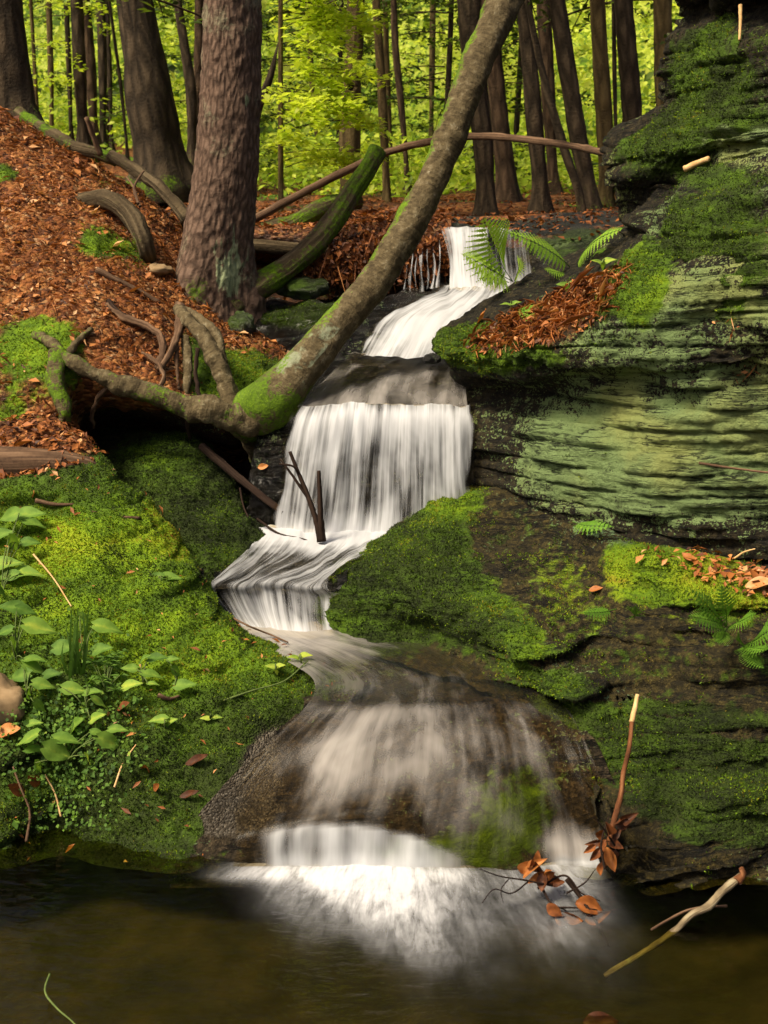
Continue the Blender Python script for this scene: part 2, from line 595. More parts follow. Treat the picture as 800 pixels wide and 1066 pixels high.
M['leaf'] = leaf_material('green_leaf', [(0, (.022, .055, .008)), (.4, (.085, .18, .020)), (.75, (.19, .32, .04)), (1, (.42, .50, .06))], .4, .7, 60)
M['fern'] = leaf_material('fern_leaf', [(0, (.02, .06, .012)), (.5, (.13, .28, .025)), (1, (.46, .66, .08))], .35, .5)
M['hemlock'] = leaf_material('hemlock_needles', [(0, (.012, .025, .006)), (.5, (.05, .09, .010)), (1, (.16, .22, .018))], .45, .6)
M['beech'] = leaf_material('beech_leaf', [(0, (.06, .11, .008)), (.5, (.26, .40, .02)), (1, (.64, .74, .09))], .55, .5)
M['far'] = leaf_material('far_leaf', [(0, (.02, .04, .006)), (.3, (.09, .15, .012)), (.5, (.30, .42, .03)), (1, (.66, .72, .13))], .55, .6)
M['twig'] = plain_material('twig_bark', [(.3, (.02, .012, .007)), (.7, (.075, .045, .025))], 60)
M['stem'] = plain_material('stem_green', [(.3, (.05, .08, .02)), (.7, (.12, .16, .04))], 60)
M['silt'] = plain_material('pool_silt', [(.25, (.011, .010, .005)), (.5, (.027, .022, .010)), (.75, (.052, .038, .018))], 6, .9, .1, .4, .02)
M['stone'] = plain_material('tan_stone', [(.3, (.14, .085, .04)), (.55, (.25, .17, .09)), (.75, (.33, .25, .15))], 9, .85, .2, .5, .008)
M['orange_stick'] = bark_material('orange_bark', (.03, .012, .006), (.14, .052, .02), (.32, .17, .08), fu=50, fv=9, moss=-.7, strength=.5, dist=.004)
M['pale_wood'] = plain_material('fresh_wood', [(.3, (.42, .24, .09)), (.7, (.62, .42, .2))], 40, .7)
M['lichen_stick'] = bark_material('lichen_bark', (.05, .034, .02), (.22, .17, .10), (.44, .42, .28), fu=30, fv=14, moss=-.6, lichen=.8, strength=.6, dist=.006)


def water_fall_material(name, su, sv, tintc=(.72, .735, .76), lo=.32, hi=.66, film=.35, con=2.2, top=1.0):
    """thin running water: white aerated strands (uv: u across, v along the flow) over a clear film"""
    t = NT(name)
    uv = t.n('UVMap').outputs[0]
    m1 = t.n('Mapping', {'Vector': uv, 'Scale': (su, sv, 1)}).outputs[0]
    m2 = t.n('Mapping', {'Vector': uv, 'Scale': (su * 3.1, sv * 1.4, 1)}).outputs[0]
    a = t.noise(1.0, m1, detail=3, rough=.6, dist=.35)
    b = t.noise(1.0, m2, detail=4, rough=.65)
    s = t.math('ADD', t.math('MULTIPLY', a, .62), t.math('MULTIPLY', b, .38))
    big = t.noise(1.0, t.n('Mapping', {'Vector': uv, 'Scale': (7, 4, 1)}).outputs[0], detail=3, rough=.6, dist=.3)
    k = t.math('ADD', t.attr('foam_sheen'), t.math('MULTIPLY', t.math('SUBTRACT', s, .5), con))
    k = t.math('ADD', k, t.math('MULTIPLY', t.math('SUBTRACT', big, .5), 1.2))
    fac = t.math('MULTIPLY', t.step(lo - .3, hi + .3, k), t.math('MAXIMUM', t.attr('fringe'), top))
    white = t.n('MixShader', {0: .35, 1: t.pbr(t.mix(t.attr('fringe'), t.mix(b, tuple(c * .8 for c in tintc), tintc), (.74, .76, .78)), .55, t.bump(s, .35, .012), .3),
                              2: t.n('BsdfTranslucent', {'Color': (*tintc, 1)}).outputs[0]}).outputs[0]
    fr = t.n('LayerWeight', {'Blend': .25, 'Normal': t.bump(s, .5, .01)}).outputs['Fresnel']
    gl = t.n('BsdfGlossy', {'Color': (1, 1, 1, 1), 'Roughness': .32, 'Normal': t.bump(s, .5, .012)}).outputs[0]
    tr = t.n('BsdfTransparent', {'Color': (.88, .80, .62, 1)}).outputs[0]
    clear = t.n('MixShader', {0: t.math('MULTIPLY', t.math('MULTIPLY', fr, t.math('ADD', film * .3, t.math('MULTIPLY', t.attr('calm'), 1.6)), clamp=True), t.math('SUBTRACT', 1.0, t.attr('fringe'))), 1: tr, 2: gl}).outputs[0]
    sh = t.n('MixShader', {0: fac, 1: clear, 2: white}).outputs[0]
    gone = t.n('BsdfTransparent').outputs[0]
    return t.done(t.n('MixShader', {0: t.step(-.45, -.2, t.math('ADD', t.attr('foam_sheen'), t.math('MULTIPLY', t.math('SUBTRACT', s, .5), .5))), 1: gone, 2: sh}).outputs[0])


M['fall'] = water_fall_material('falling_water', 34, 1.6)
M['film'] = water_fall_material('running_water', 15, 2.6, (.62, .575, .53), .46, .78, .6, .95, .72)


def pool_material(name):
    t = NT(name)
    uv = t.n('UVMap').outputs[0]
    m1 = t.n('Mapping', {'Vector': uv, 'Scale': (24, 6, 1)}).outputs[0]
    m2 = t.n('Mapping', {'Vector': uv, 'Scale': (70, 16, 1)}).outputs[0]
    a = t.noise(1.0, m1, detail=5, rough=.65, dist=.9)
    b = t.noise(1.0, m2, detail=5, rough=.7, dist=.6)
    cl = t.noise(9.0, t.coord(scale=(1, 1, 0)), detail=5, rough=.6, dist=.4)
    a = t.math('ADD', t.math('MULTIPLY', a, .55), t.math('MULTIPLY', cl, .45))
    s = t.math('ADD', t.math('MULTIPLY', a, .78), t.math('MULTIPLY', b, .22))
    fo = t.attr('foam_sheen')
    k = t.math('MULTIPLY', fo, t.math('ADD', .20, t.math('MULTIPLY', t.step(.30, .70, s), 1.1)))
    fac = t.math('MULTIPLY', t.step(-.10, 1.0, k), .93)
    fac = t.math('MULTIPLY', fac, t.step(.0, .22, fo))
    w = t.math('ADD', t.noise(5.0, t.coord(scale=(1, 1.6, 1)), detail=3), t.math('MULTIPLY', t.noise(16.0, t.coord(scale=(1, 2.2, 1)), detail=4, dist=.5), .35))
    nb = t.bump(t.math('ADD', w, t.math('MULTIPLY', cl, t.math('MULTIPLY', t.attr('foam_sheen'), .6))), .55, .02)
    white = t.pbr(t.mix(b, (.44, .44, .45), (.60, .61, .63)), .6, None, .2)
    fr = t.n('Fresnel', {'IOR': 1.33, 'Normal': nb}).outputs[0]
    gl = t.n('BsdfGlossy', {'Color': (1, 1, 1, 1), 'Roughness': .10, 'Normal': nb}).outputs[0]
    tr = t.n('BsdfTransparent', {'Color': (.66, .64, .34, 1)}).outputs[0]
    clear = t.n('MixShader', {0: fr, 1: tr, 2: gl}).outputs[0]
    return t.done(t.n('MixShader', {0: fac, 1: clear, 2: white}).outputs[0])


M['pool'] = pool_material('pool_water')

# ------------------------------------------------------------------ rock displacement
def strata(V, thick, amp, seed=0, warp=.35):
    """broken sheets of rock: every layer juts out by its own amount, and breaks off along its length"""
    h = V[:, 2] / thick + warp * fbm(V * 2.2, 3, seed) - .13 * V[:, 0] / thick
    k = np.floor(h)
    f = h - k

    def lay(kk):
        q = np.stack([V[:, 0] * 4.5 + kk * 7.13, V[:, 1] * 4.5 + kk * 3.7, kk * 5.31 + seed], 1)
        v = noise(q, seed + 3)
        return np.tanh(v * 5.5) * (.65 + .35 * np.abs(v))
    e = sstep(.88, 1.0, f)
    r = lay(k) * (1 - e) + lay(k + 1) * e
    groove = -np.exp(-((f - .92) / .07) ** 2) * .75
    global LASTCRACK
    LASTCRACK = np.exp(-((f - .92) / .10) ** 2) * sstep(-.1, .4, fbm(V * 3.1, 2, seed + 8) + .25)
    return amp * (r + groove * (.4 + .6 * LASTCRACK))


def full(n, v=0.0):
    return np.full(n, float(v))


def rock(name, p, mat, moss=None, lichen=None, litter=None, wet=None, gravel=None, warm=None, parent=None, **tags):
    n = len(p.V)
    at = {}
    for k, v in (('moss', moss), ('lichen', lichen), ('litter', litter), ('wet', wet), ('gravel', gravel), ('warm', warm)):
        at[k] = v if v is not None else full(n)
    p.A = at
    return mk(name, p.V, p.F, mat, parent, uv=p.uv, attrs=at, **tags)


def tufts(p, dens, size, warm=0.0, seed=0, wmask=None, up=.5):
    """short moss shoots over the mossy part of a sheet, denser where the moss is thick"""
    rg = np.random.default_rng(seed)
    V, nrm = p.V, p.normals()
    q = V[p.F]
    ar = np.linalg.norm(np.cross(q[:, 2] - q[:, 0], q[:, 3] - q[:, 1]), axis=1) * .5
    m = p.A['moss'][p.F].mean(1) if wmask is None else wmask[p.F].mean(1)
    cen = q.mean(1)
    m = m + .5 * fbm(cen * 26, 2, seed) + .3 * fbm(cen * 5, 2, seed + 9)
    w = ar * np.clip((m - .35) * 2.2, 0, 1)
    pr = proj(cen)
    vis = (pr[:, 0] > -40) & (pr[:, 0] < 840) & (pr[:, 1] > -30) & (pr[:, 1] < 1090)
    fn = nrm[p.F].mean(1)
    vis &= np.einsum('ij,ij->i', fn, np.array([0, 0, ZC]) - cen) > -.15
    w = w * vis
    n = int(w.sum() * dens)
    k = rg.choice(len(w), n, p=w / w.sum())
    a, b = rg.random((2, n, 1))
    C = (q[k, 0] * (1 - a) + q[k, 1] * a) * (1 - b) + (q[k, 3] * (1 - a) + q[k, 2] * a) * b
    N_ = fn[k]
    wv = p.A['warm'][p.F].mean(1)[k] if 'warm' in p.A else 0
    tint = np.clip(.38 + .42 * fbm(C * 9, 3, seed + 5) + .40 * fbm(C * np.array([3, 4, 16]), 3, seed + 6) + .22 * rg.normal(size=n) + .45 * (wv + warm - .3), 0, .97)
    mb = MB()
    for s in range(2):
        D = N_ + np.array([0, 0, up]) + .9 * rg.normal(size=(n, 3))
        v, f, tt = needle_cloud(C - N_ * .002, D, size * (.6 + .8 * rg.random(n)), size * .34, tint)
        mb.add(v, f, None, tt)
    return mb


# ================================================================== GROUND
def ground_z(X, Y):
    z = np.interp(Y, [-30, 2.4, 3.2, 4.0, 4.6, 5.0, 5.5, 7, 10, 20, 28, 60, 150],
                  [-.32, -.32, -.30, .05, .45, .75, 1.20, 1.34, 1.43, 1.55, 1.9, 12, 40])
    left = np.maximum(0, -X - 1.0)
    z = z + np.where(Y > 4.5, .20 * np.minimum(left, 6), 0) * sstep(4.5, 6.5, Y)
    z = z + .16 * np.minimum(np.maximum(0, X - 2.2), 6) * sstep(5, 8, Y)
    z = z + 1.3 * sstep(1.9, 3.2, np.abs(X)) * (1 - sstep(3.8, 5.0, Y))
    return z


def build_ground():
    ys = np.concatenate([np.linspace(-30, 0, 16), np.linspace(.1, 12, 150), np.linspace(12.3, 30, 60), np.linspace(31, 150, 50)])
    xs = np.concatenate([np.linspace(-90, -6.5, 40), np.linspace(-6, 6, 160), np.linspace(6.5, 90, 40)])
    X, Y = np.meshgrid(xs, ys)
    V = np.stack([X.ravel(), Y.ravel(), np.zeros(X.size)], 1)
    V[:, 2] = ground_z(V[:, 0], V[:, 1])
    q = V.copy()
    q[:, 2] = 0
    V[:, 2] += .05 * fbm(q * 1.3, 4, 3) * sstep(3, 6, V[:, 1])
    n = len(V)
    near = sstep(4.6, 5.6, V[:, 1])
    moss = np.clip(.25 + .7 * fbm(q * .9, 3, 8), 0, .8) * near + 0 * near
    fg = sstep(13, 24, V[:, 1])
    moss = np.maximum(moss, .9 * fg)  # far hill coloured bright green to look lit between the leaves
    litter = np.clip(.75 - moss, 0, 1) * near * (1 - fg)
    BV.append(V)
    f = grid_faces(len(xs), len(ys))
    BF.append(f + BN[0])
    BN[0] += n
    mk('ground', V, f, M['soil'], attrs={'moss': moss, 'litter': litter, 'warm': full(n, .45), 'lichen': full(n), 'wet': .15 * (1 - near), 'gravel': full(n)}, kind='structure')


build_ground()

# ================================================================== RIGHT: LAYERED OUTCROP
rowsA = [
    [P(600, 480, 4.9), P(520, 520, 4.05), P(550, 560, 3.80), P(610, 590, 3.55), P(700, 610, 3.32), P(800, 620, 3.20), P(960, 640, 3.05)],
    [P(590, 440, 4.9), P(478, 484, 4.02), P(545, 520, 3.74), P(615, 545, 3.50), P(700, 560, 3.30), P(800, 572, 3.18), P(960, 590, 3.03)],
    [P(580, 410, 4.9), P(474, 452, 4.05), P(540, 470, 3.76), P(612, 490, 3.50), P(700, 500, 3.30), P(800, 510, 3.18), P(960, 520, 3.03)],
    [P(575, 390, 4.9), P(474, 424, 4.12), P(535, 432, 3.86), P(612, 440, 3.57), P(700, 445, 3.32), P(800, 450, 3.18), P(960, 460, 3.02)],
    [P(570, 380, 4.9), P(478, 402, 4.18), P(532, 409, 3.94), P(612, 408, 3.62), P(700, 400, 3.33), P(800, 396, 3.17), P(960, 400, 3.00)],
    [P(565, 362, 4.9), P(474, 384, 4.02), P(530, 392, 3.74), P(610, 386, 3.50), P(700, 366, 3.28), P(800, 352, 3.14), P(960, 350, 2.98)],
    [P(560, 345, 4.9), P(457, 364, 3.98), P(520, 370, 3.70), P(600, 352, 3.48), P(690, 318, 3.27), P(800, 290, 3.13), P(960, 280, 2.97)],
    [P(555, 325, 4.9), P(463, 349, 4.06), P(520, 344, 3.84), P(596, 318, 3.66), P(680, 270, 3.45), P(800, 230, 3.25), P(960, 220, 3.1)],
    [P(560, 300, 4.95), P(495, 322, 4.24), P(540, 308, 4.10), P(602, 286, 3.98), P(680, 236, 3.80), P(800, 190, 3.5), P(960, 180, 3.3)],
    [P(575, 278, 5.0), P(548, 290, 4.46), P(580, 272, 4.42), P(625, 254, 4.34), P(690, 216, 4.15), P(800, 160, 3.8), P(960, 150, 3.6)],
    [P(600, 275, 5.3), P(590, 275, 4.9), P(610, 262, 4.8), P(650, 246, 4.75), P(710, 220, 4.5), P(800, 180, 4.2), P(960, 170, 4.0)],
]
pA = Patch(rowsA, .0055)
mk_f = pA.blobs([(470, 358, 50, 24, 1.2), (530, 366, 60, 14, .8), (500, 362, 50, 18, .7), (600, 335, 30, 25, .25), (640, 270, 40, 45, 1), (660, 300, 25, 50, .6), (500, 345, 40, 20, .5)])
litA = pA.blobs([(550, 322, 55, 22, .9), (600, 296, 50, 22, .8), (500, 345, 35, 16, .5), (640, 270, 30, 20, .3), (760, 330, 40, 40, .35), (775, 395, 40, 30, .3)])
lichA = pA.blobs([(690, 470, 130, 60, .62), (600, 470, 70, 26, .55), (620, 520, 70, 25, .6), (560, 440, 60, 20, .35), (690, 370, 90, 35, .55), (620, 345, 30, 20, .5), (760, 520, 70, 30, .55), (780, 420, 60, 40, .45), (700, 330, 50, 40, .5), (740, 300, 60, 30, .5), (780, 480, 60, 40, .5), (560, 490, 50, 30, .5), (640, 430, 60, 30, .4), (540, 400, 60, 14, .2)], .02)
n0 = pA.normals()
steep = 1 - sstep(.45, .8, n0[:, 2])
pA.disp((strata(pA.V, .060, .020, 1, .12) + strata(pA.V, .030, .010, 2, .12)) * (.25 + .75 * steep) * (1 - .6 * mk_f) + .012 * fbm(pA.V * 9, 3, 5) + .005 * fbm(pA.V * 34, 3, 6) + .02 * mk_f * fbm(pA.V * 30, 3, 9))
lichA = lichA * (.5 + .5 * steep) * (1 - litA)
rockA = thing('rock_outcrop', 'tall layered rock cliff with pale green lichen, overhanging the right side of the waterfall', 'rock', P(640, 560, 3.5))
rock('rock_shelf', pA, M['cliff'], moss=np.clip(mk_f + .10 * (1 - steep), 0, 1), lichen=lichA, litter=litA, warm=full(len(pA.V), .42), parent=rockA)

rowsB = [
    [P(740, 330, 4.6), P(668, 345, 3.90), P(695, 372, 3.40), P(745, 376, 3.24), P(800, 372, 3.12), P(960, 380, 2.96)],
    [P(735, 300, 4.6), P(648, 300, 4.02), P(690, 318, 3.44), P(740, 325, 3.22), P(800, 325, 3.10), P(960, 325, 2.94)],
    [P(735, 260, 4.7), P(644, 268, 4.15), P(680, 262, 3.55), P(730, 268, 3.27), P(800, 270, 3.12), P(960, 270, 2.95)],
    [P(730, 235, 4.8), P(650, 238, 4.26), P(678, 226, 3.75), P(725, 218, 3.38), P(800, 215, 3.18), P(960, 215, 3.0)],
    [P(730, 215, 4.8), P(644, 216, 4.30), P(684, 206, 4.00), P(728, 190, 3.58), P(800, 180, 3.32), P(960, 180, 3.1)],
    [P(725, 195, 4.9), P(634, 190, 4.28), P(680, 190, 4.05), P(730, 172, 3.75), P(800, 160, 3.45), P(960, 155, 3.2)],
    [P(725, 160, 4.9), P(630, 160, 4.30), P(676, 160, 3.94), P(730, 150, 3.66), P(800, 140, 3.40), P(960, 135, 3.15)],
    [P(725, 130, 5.0), P(641, 136, 4.42), P(684, 128, 4.06), P(736, 124, 3.70), P(800, 118, 3.42), P(960, 112, 3.15)],
    [P(730, 100, 5.0), P(680, 108, 4.42), P(700, 104, 4.10), P(742, 98, 3.72), P(800, 92, 3.44), P(960, 85, 3.15)],
    [P(735, 60, 5.0), P(686, 76, 4.42), P(708, 66, 4.08), P(748, 60, 3.74), P(800, 54, 3.48), P(960, 48, 3.2)],
    [P(735, 35, 5.0), P(692, 48, 4.42), P(716, 38, 4.12), P(752, 32, 3.84), P(800, 28, 3.60), P(960, 15, 3.25)],
    [P(740, 15, 5.0), P(704, 26, 4.40), P(728, 14, 4.22), P(756, 10, 4.00), P(800, 2, 3.72), P(960, -10, 3.3)],
    [P(740, -20, 5.0), P(705, -8, 4.30), P(730, -12, 4.02), P(756, -18, 3.76), P(800, -25, 3.52), P(960, -40, 3.2)],
    [P(750, -80, 5.0), P(715, -70, 4.40), P(740, -76, 4.10), P(770, -80, 3.80), P(820, -85, 3.6), P(960, -100, 3.3)],
    [P(780, -80, 5.4), P(770, -90, 4.9), P(790, -90, 4.7), P(820, -95, 4.5), P(860, -95, 4.4), P(960, -100, 4.2)],
]
pB = Patch(rowsB, .0058)
mB = .04 + pB.blobs([(740, 240, 60, 50, .4), (770, 60, 60, 50, .2), (740, 110, 60, 20, .3), (690, 300, 45, 55, .8), (735, 260, 50, 60, .55), (660, 140, 45, 25, .9), (690, 150, 40, 40, .5), (700, 60, 14, 50, 1), (720, 20, 25, 15, 1), (690, 120, 25, 30, .7), (740, 170, 60, 12, .35), (660, 290, 20, 40, .7), (750, 75, 60, 40, .25), (680, 215, 25, 20, .4), (770, 120, 40, 8, .4)])
lB = pB.blobs([(730, 140, 60, 18, .6), (775, 150, 40, 20, .6), (660, 190, 25, 35, .5), (765, 275, 35, 35, .7), (790, 310, 30, 30, .6), (720, 330, 30, 20, .4), (665, 240, 20, 20, .4), (760, 210, 60, 40, .4), (780, 100, 50, 40, .3), (740, 320, 50, 40, .3)], .0)
liB = pB.blobs([(672, 132, 14, 10, .9), (700, 60, 10, 30, .45), (775, 250, 50, 20, .2)])
n0 = pB.normals()
steep = 1 - sstep(.45, .8, n0[:, 2])
pB.disp((strata(pB.V, .065, .034, 11, .14) + strata(pB.V, .026, .013, 12, .14)) * (.3 + .7 * steep) * (1 - .55 * mB) + .03 * fbm(pB.V * 5, 3, 15) + .006 * fbm(pB.V * 36, 3, 16) + .02 * mB * fbm(pB.V * 28, 3, 19))
rock('upper_crag', pB, M['cliff'], moss=np.clip(mB + .12 * (1 - steep), 0, 1), lichen=lB, litter=liB, warm=full(len(pB.V), .16), parent=rockA)

# ================================================================== RIGHT: MOSSY LOWER ROCK
rowsL = [
    [P(430, 640, 4.2), P(350, 672, 3.36), P(440, 696, 3.18), P(520, 728, 2.98), P(585, 775, 2.80), P(628, 845, 2.64), P(652, 925, 2.48), P(720, 925, 2.48), P(810, 920, 2.50), P(960, 915, 2.48)],
    [P(430, 620, 4.2), P(342, 645, 3.38), P(430, 662, 3.30), P(502, 688, 3.12), P(562, 725, 2.94), P(612, 795, 2.74), P(655, 870, 2.60), P(720, 876, 2.57), P(810, 872, 2.58), P(960, 865, 2.55)],
    [P(430, 600, 4.2), P(335, 620, 3.45), P(420, 634, 3.29), P(500, 657, 3.11), P(562, 690, 2.97), P(625, 745, 2.84), P(670, 810, 2.69), P(735, 818, 2.66), P(810, 812, 2.64), P(960, 805, 2.6)],
    [P(440, 575, 4.2), P(340, 597, 3.51), P(415, 606, 3.37), P(500, 624, 3.24), P(572, 652, 3.09), P(620, 695, 2.99), P(680, 748, 2.82), P(740, 758, 2.76), P(810, 752, 2.72), P(960, 745, 2.66)],
    [P(450, 550, 4.2), P(365, 578, 3.62), P(422, 574, 3.51), P(503, 586, 3.43), P(580, 612, 3.28), P(625, 650, 3.12), P(680, 690, 2.94), P(740, 702, 2.86), P(810, 705, 2.82), P(960, 700, 2.74)],
    [P(480, 530, 4.3), P(398, 556, 3.73), P(442, 541, 3.68), P(508, 550, 3.66), P(582, 575, 3.46), P(628, 605, 3.24), P(685, 632, 3.06), P(740, 645, 2.97), P(810, 652, 2.90), P(960, 650, 2.80)],
    [P(510, 510, 4.4), P(430, 528, 3.86), P(468, 514, 3.84), P(515, 520, 3.74), P(580, 540, 3.58), P(630, 562, 3.34), P(690, 588, 3.16), P(750, 602, 3.05), P(820, 612, 2.97), P(960, 615, 2.86)],
    [P(520, 505, 4.5), P(456, 513, 3.96), P(490, 499, 3.95), P(520, 505, 3.86), P(585, 520, 3.70), P(634, 545, 3.50), P(700, 565, 3.32), P(760, 580, 3.22), P(830, 590, 3.14), P(960, 595, 3.0)],
    [P(530, 505, 4.6), P(480, 510, 4.2), P(510, 500, 4.2), P(540, 505, 4.1), P(600, 520, 3.95), P(650, 545, 3.75), P(710, 565, 3.6), P(770, 580, 3.5), P(840, 590, 3.4), P(960, 600, 3.3)],
]
pL = Patch(rowsL, .0075)
bareL = pL.blobs([(560, 570, 60, 60, 1), (600, 630, 45, 50, .9), (520, 540, 40, 30, .8), (640, 690, 50, 40, .6), (720, 690, 90, 30, .75), (790, 700, 60, 30, .8), (690, 655, 50, 16, .4)])
mL = pL.blobs([(380, 600, 60, 60, 1), (430, 560, 60, 40, 1), (400, 640, 60, 25, .8), (470, 520, 40, 20, .9), (480, 650, 60, 30, .8), (560, 700, 50, 30, .6), (600, 740, 40, 40, .5),
               (700, 790, 70, 40, 1), (770, 780, 80, 50, 1), (720, 740, 80, 30, .6), (680, 590, 60, 25, .6), (760, 620, 80, 30, .55), (640, 650, 40, 40, .4), (720, 840, 60, 20, .7), (640, 590, 40, 25, .6), (790, 850, 60, 20, .5), (540, 660, 40, 30, .4), (470, 600, 50, 40, .4), (600, 640, 40, 40, .3), (470, 512, 40, 16, .6), (560, 620, 60, 80, .22), (540, 560, 60, 40, .25), (690, 640, 120, 40, .22)], .08)
wL = pL.blobs([(720, 590, 90, 22, .7), (690, 640, 70, 25, .55), (620, 600, 40, 40, .5), (480, 510, 40, 20, .6), (560, 590, 60, 50, .3), (770, 610, 60, 20, .6), (560, 600, 60, 80, .25), (700, 690, 100, 30, .2)], .12)
dL = pL.blobs([(650, 880, 40, 25, .9), (760, 895, 120, 10, .7), (540, 560, 40, 40, .3), (600, 690, 30, 40, .25)], 0)
liL = pL.blobs([(720, 574, 60, 10, .45), (790, 604, 40, 10, .8)], 0)
n0 = pL.normals()
right = sstep(3.2, 2.95, pL.V[:, 1]) * .8 + .15
sd = strata(pL.V, .075, .034, 21, .16)
cr = LASTCRACK.copy()
sd = sd + strata(pL.V, .03, .013, 22, .16)
cr = np.maximum(cr, .7 * LASTCRACK)
hd = n0 * np.array([1, 1, .2])
hd /= np.linalg.norm(hd, axis=1, keepdims=True)
pL.disp(sd * right * 1.15, hd)
pL.disp(sd * 0 + .014 * fbm(pL.V * 6, 3, 25) + .022 * mL * fbm(pL.V * 12, 3, 29) + .008 * mL * fbm(pL.V * 40, 2, 30) - .012 * (1 - right))
lL = pL.blobs([(660, 552, 30, 10, .6), (710, 556, 40, 8, .5), (620, 540, 30, 10, .5)], 0)
mL = np.maximum(mL * (1 - .85 * bareL), .41 * bareL)
mL *= (1 - .7 * dL) * (1 - .85 * cr * right)
rockL = thing('rock_ledge', 'low mossy rock wall with a smooth hollow, rising from the water at the right', 'rock', P(640, 905, 2.6))
rock('rock_face', pL, M['ledge'], moss=mL, lichen=lL, litter=liL, wet=dL, warm=wL, parent=rockL)
tufts(pL, 49400, .0068, 0.0, 3).build('moss_cover', M['moss'], rockL)['kind'] = 'stuff'
tufts(pA, 41800, .0068, .1, 4).build('shelf_moss', M['moss'], rockA)['kind'] = 'stuff'
tufts(pB, 34200, .0068, -.08, 5).build('crag_moss', M['moss'], rockA)['kind'] = 'stuff'

# ================================================================== LEFT: MOSSY BANK
rowsM = [
    [P(-190, 905, 2.6), P(0, 905, 2.60), P(62, 892, 2.66), P(130, 905, 2.60), P(200, 912, 2.58), P(236, 880, 2.62), P(285, 815, 2.76), P(330, 768, 2.88), P(368, 728, 3.02), P(400, 720, 3.2)],
    [P(-190, 860, 2.68), P(0, 862, 2.67), P(66, 850, 2.76), P(130, 866, 2.67), P(190, 866, 2.68), P(215, 835, 2.74), P(262, 785, 2.86), P(310, 748, 2.97), P(354, 716, 3.09), P(390, 710, 3.3)],
    [P(-190, 800, 2.76), P(0, 805, 2.74), P(66, 800, 2.80), P(130, 810, 2.75), P(185, 805, 2.78), P(220, 778, 2.87), P(265, 745, 2.96), P(305, 722, 3.05), P(347, 706, 3.13), P(380, 700, 3.4)],
    [P(-190, 730, 2.90), P(0, 735, 2.88), P(66, 735, 2.90), P(130, 740, 2.91), P(180, 740, 2.93), P(220, 725, 2.99), P(260, 708, 3.06), P(295, 698, 3.12), P(328, 696, 3.19), P(360, 690, 3.5)],
    [P(-190, 660, 3.10), P(0, 665, 3.08), P(66, 668, 3.08), P(130, 672, 3.10), P(175, 672, 3.12), P(210, 668, 3.16), P(242, 664, 3.20), P(268, 667, 3.24), P(296, 678, 3.26), P(330, 670, 3.6)],
    [P(-190, 600, 3.30), P(0, 602, 3.28), P(66, 602, 3.30), P(125, 604, 3.31), P(165, 606, 3.32), P(192, 610, 3.34), P(214, 620, 3.36), P(233, 634, 3.38), P(258, 655, 3.38), P(290, 650, 3.7)],
    [P(-190, 548, 3.48), P(0, 546, 3.46), P(66, 542, 3.48), P(120, 542, 3.50), P(152, 548, 3.52), P(175, 560, 3.53), P(192, 577, 3.53), P(205, 600, 3.53), P(224, 630, 3.50), P(250, 630, 3.8)],
    [P(-190, 505, 3.62), P(0, 502, 3.60), P(60, 498, 3.62), P(105, 498, 3.65), P(132, 506, 3.67), P(150, 520, 3.68), P(166, 540, 3.69), P(184, 562, 3.70), P(205, 600, 3.72), P(230, 605, 3.95)],
    [P(-190, 470, 3.74), P(0, 468, 3.73), P(50, 464, 3.75), P(86, 466, 3.78), P(108, 480, 3.80), P(122, 496, 3.82), P(140, 520, 3.84), P(160, 545, 3.86), P(185, 580, 3.9), P(210, 590, 4.1)],
    [P(-190, 445, 3.88), P(0, 442, 3.86), P(48, 436, 3.88), P(74, 438, 3.92), P(92, 455, 3.95), P(106, 480, 4.0), P(125, 510, 4.04), P(145, 540, 4.08), P(170, 575, 4.1), P(195, 590, 4.3)],
    [P(-190, 450, 4.1), P(0, 448, 4.1), P(48, 444, 4.1), P(70, 446, 4.15), P(85, 465, 4.2), P(100, 490, 4.25), P(118, 520, 4.3), P(138, 550, 4.3), P(160, 585, 4.35), P(190, 600, 4.5)],
]
pM = Patch(rowsM, .009)
mM = pM.blobs([(130, 600, 160, 110, 1), (120, 700, 150, 80, 1), (60, 560, 100, 60, .8), (250, 700, 80, 40, 1), (130, 820, 90, 50, 1), (20, 830, 70, 50, .9), (60, 520, 60, 20, .5), (150, 540, 60, 40, .8)], .2)
gM = pM.blobs([(262, 812, 20, 40, .9), (304, 768, 34, 14, .9), (226, 862, 16, 26, .8), (338, 742, 18, 9, .6)], 0)
liM = pM.blobs([(40, 450, 70, 22, .9), (20, 478, 60, 14, .5), (60, 560, 60, 14, .3), (260, 640, 14, 30, .4), (90, 440, 30, 12, .6)], 0)
wM = pM.blobs([(130, 600, 130, 60, .35), (230, 690, 80, 24, .5), (60, 560, 80, 40, .7), (170, 545, 40, 40, .4), (140, 660, 120, 30, .25)], .08)
dM = pM.blobs([(60, 872, 30, 22, 1), (130, 895, 120, 12, .9), (20, 895, 80, 12, .9), (215, 885, 30, 18, .8)], 0)
mM = np.clip(mM * (1 - gM) * (1 - .6 * liM), 0, 1)
pM.disp(.016 * fbm(pM.V * 5, 4, 31) + .014 * mM * fbm(pM.V * 13, 3, 35) + .007 * mM * fbm(pM.V * 38, 2, 36) + strata(pM.V, .07, .016, 33) * (1 - gM) - .015 * gM + .006 * gM * fbm(pM.V * 45, 2, 36))
bank = thing('mossy_bank', 'broad bright green moss covered rock sloping to the pool at the left', 'rock', P(130, 895, 2.6))
rock('bank_rock', pM, M['bank'], moss=mM, litter=liM, gravel=gM, wet=dM, warm=wM, parent=bank)
tufts(pM, 57000, .0068, .02, 6).build('moss_cover', M['moss'], bank)['kind'] = 'stuff'

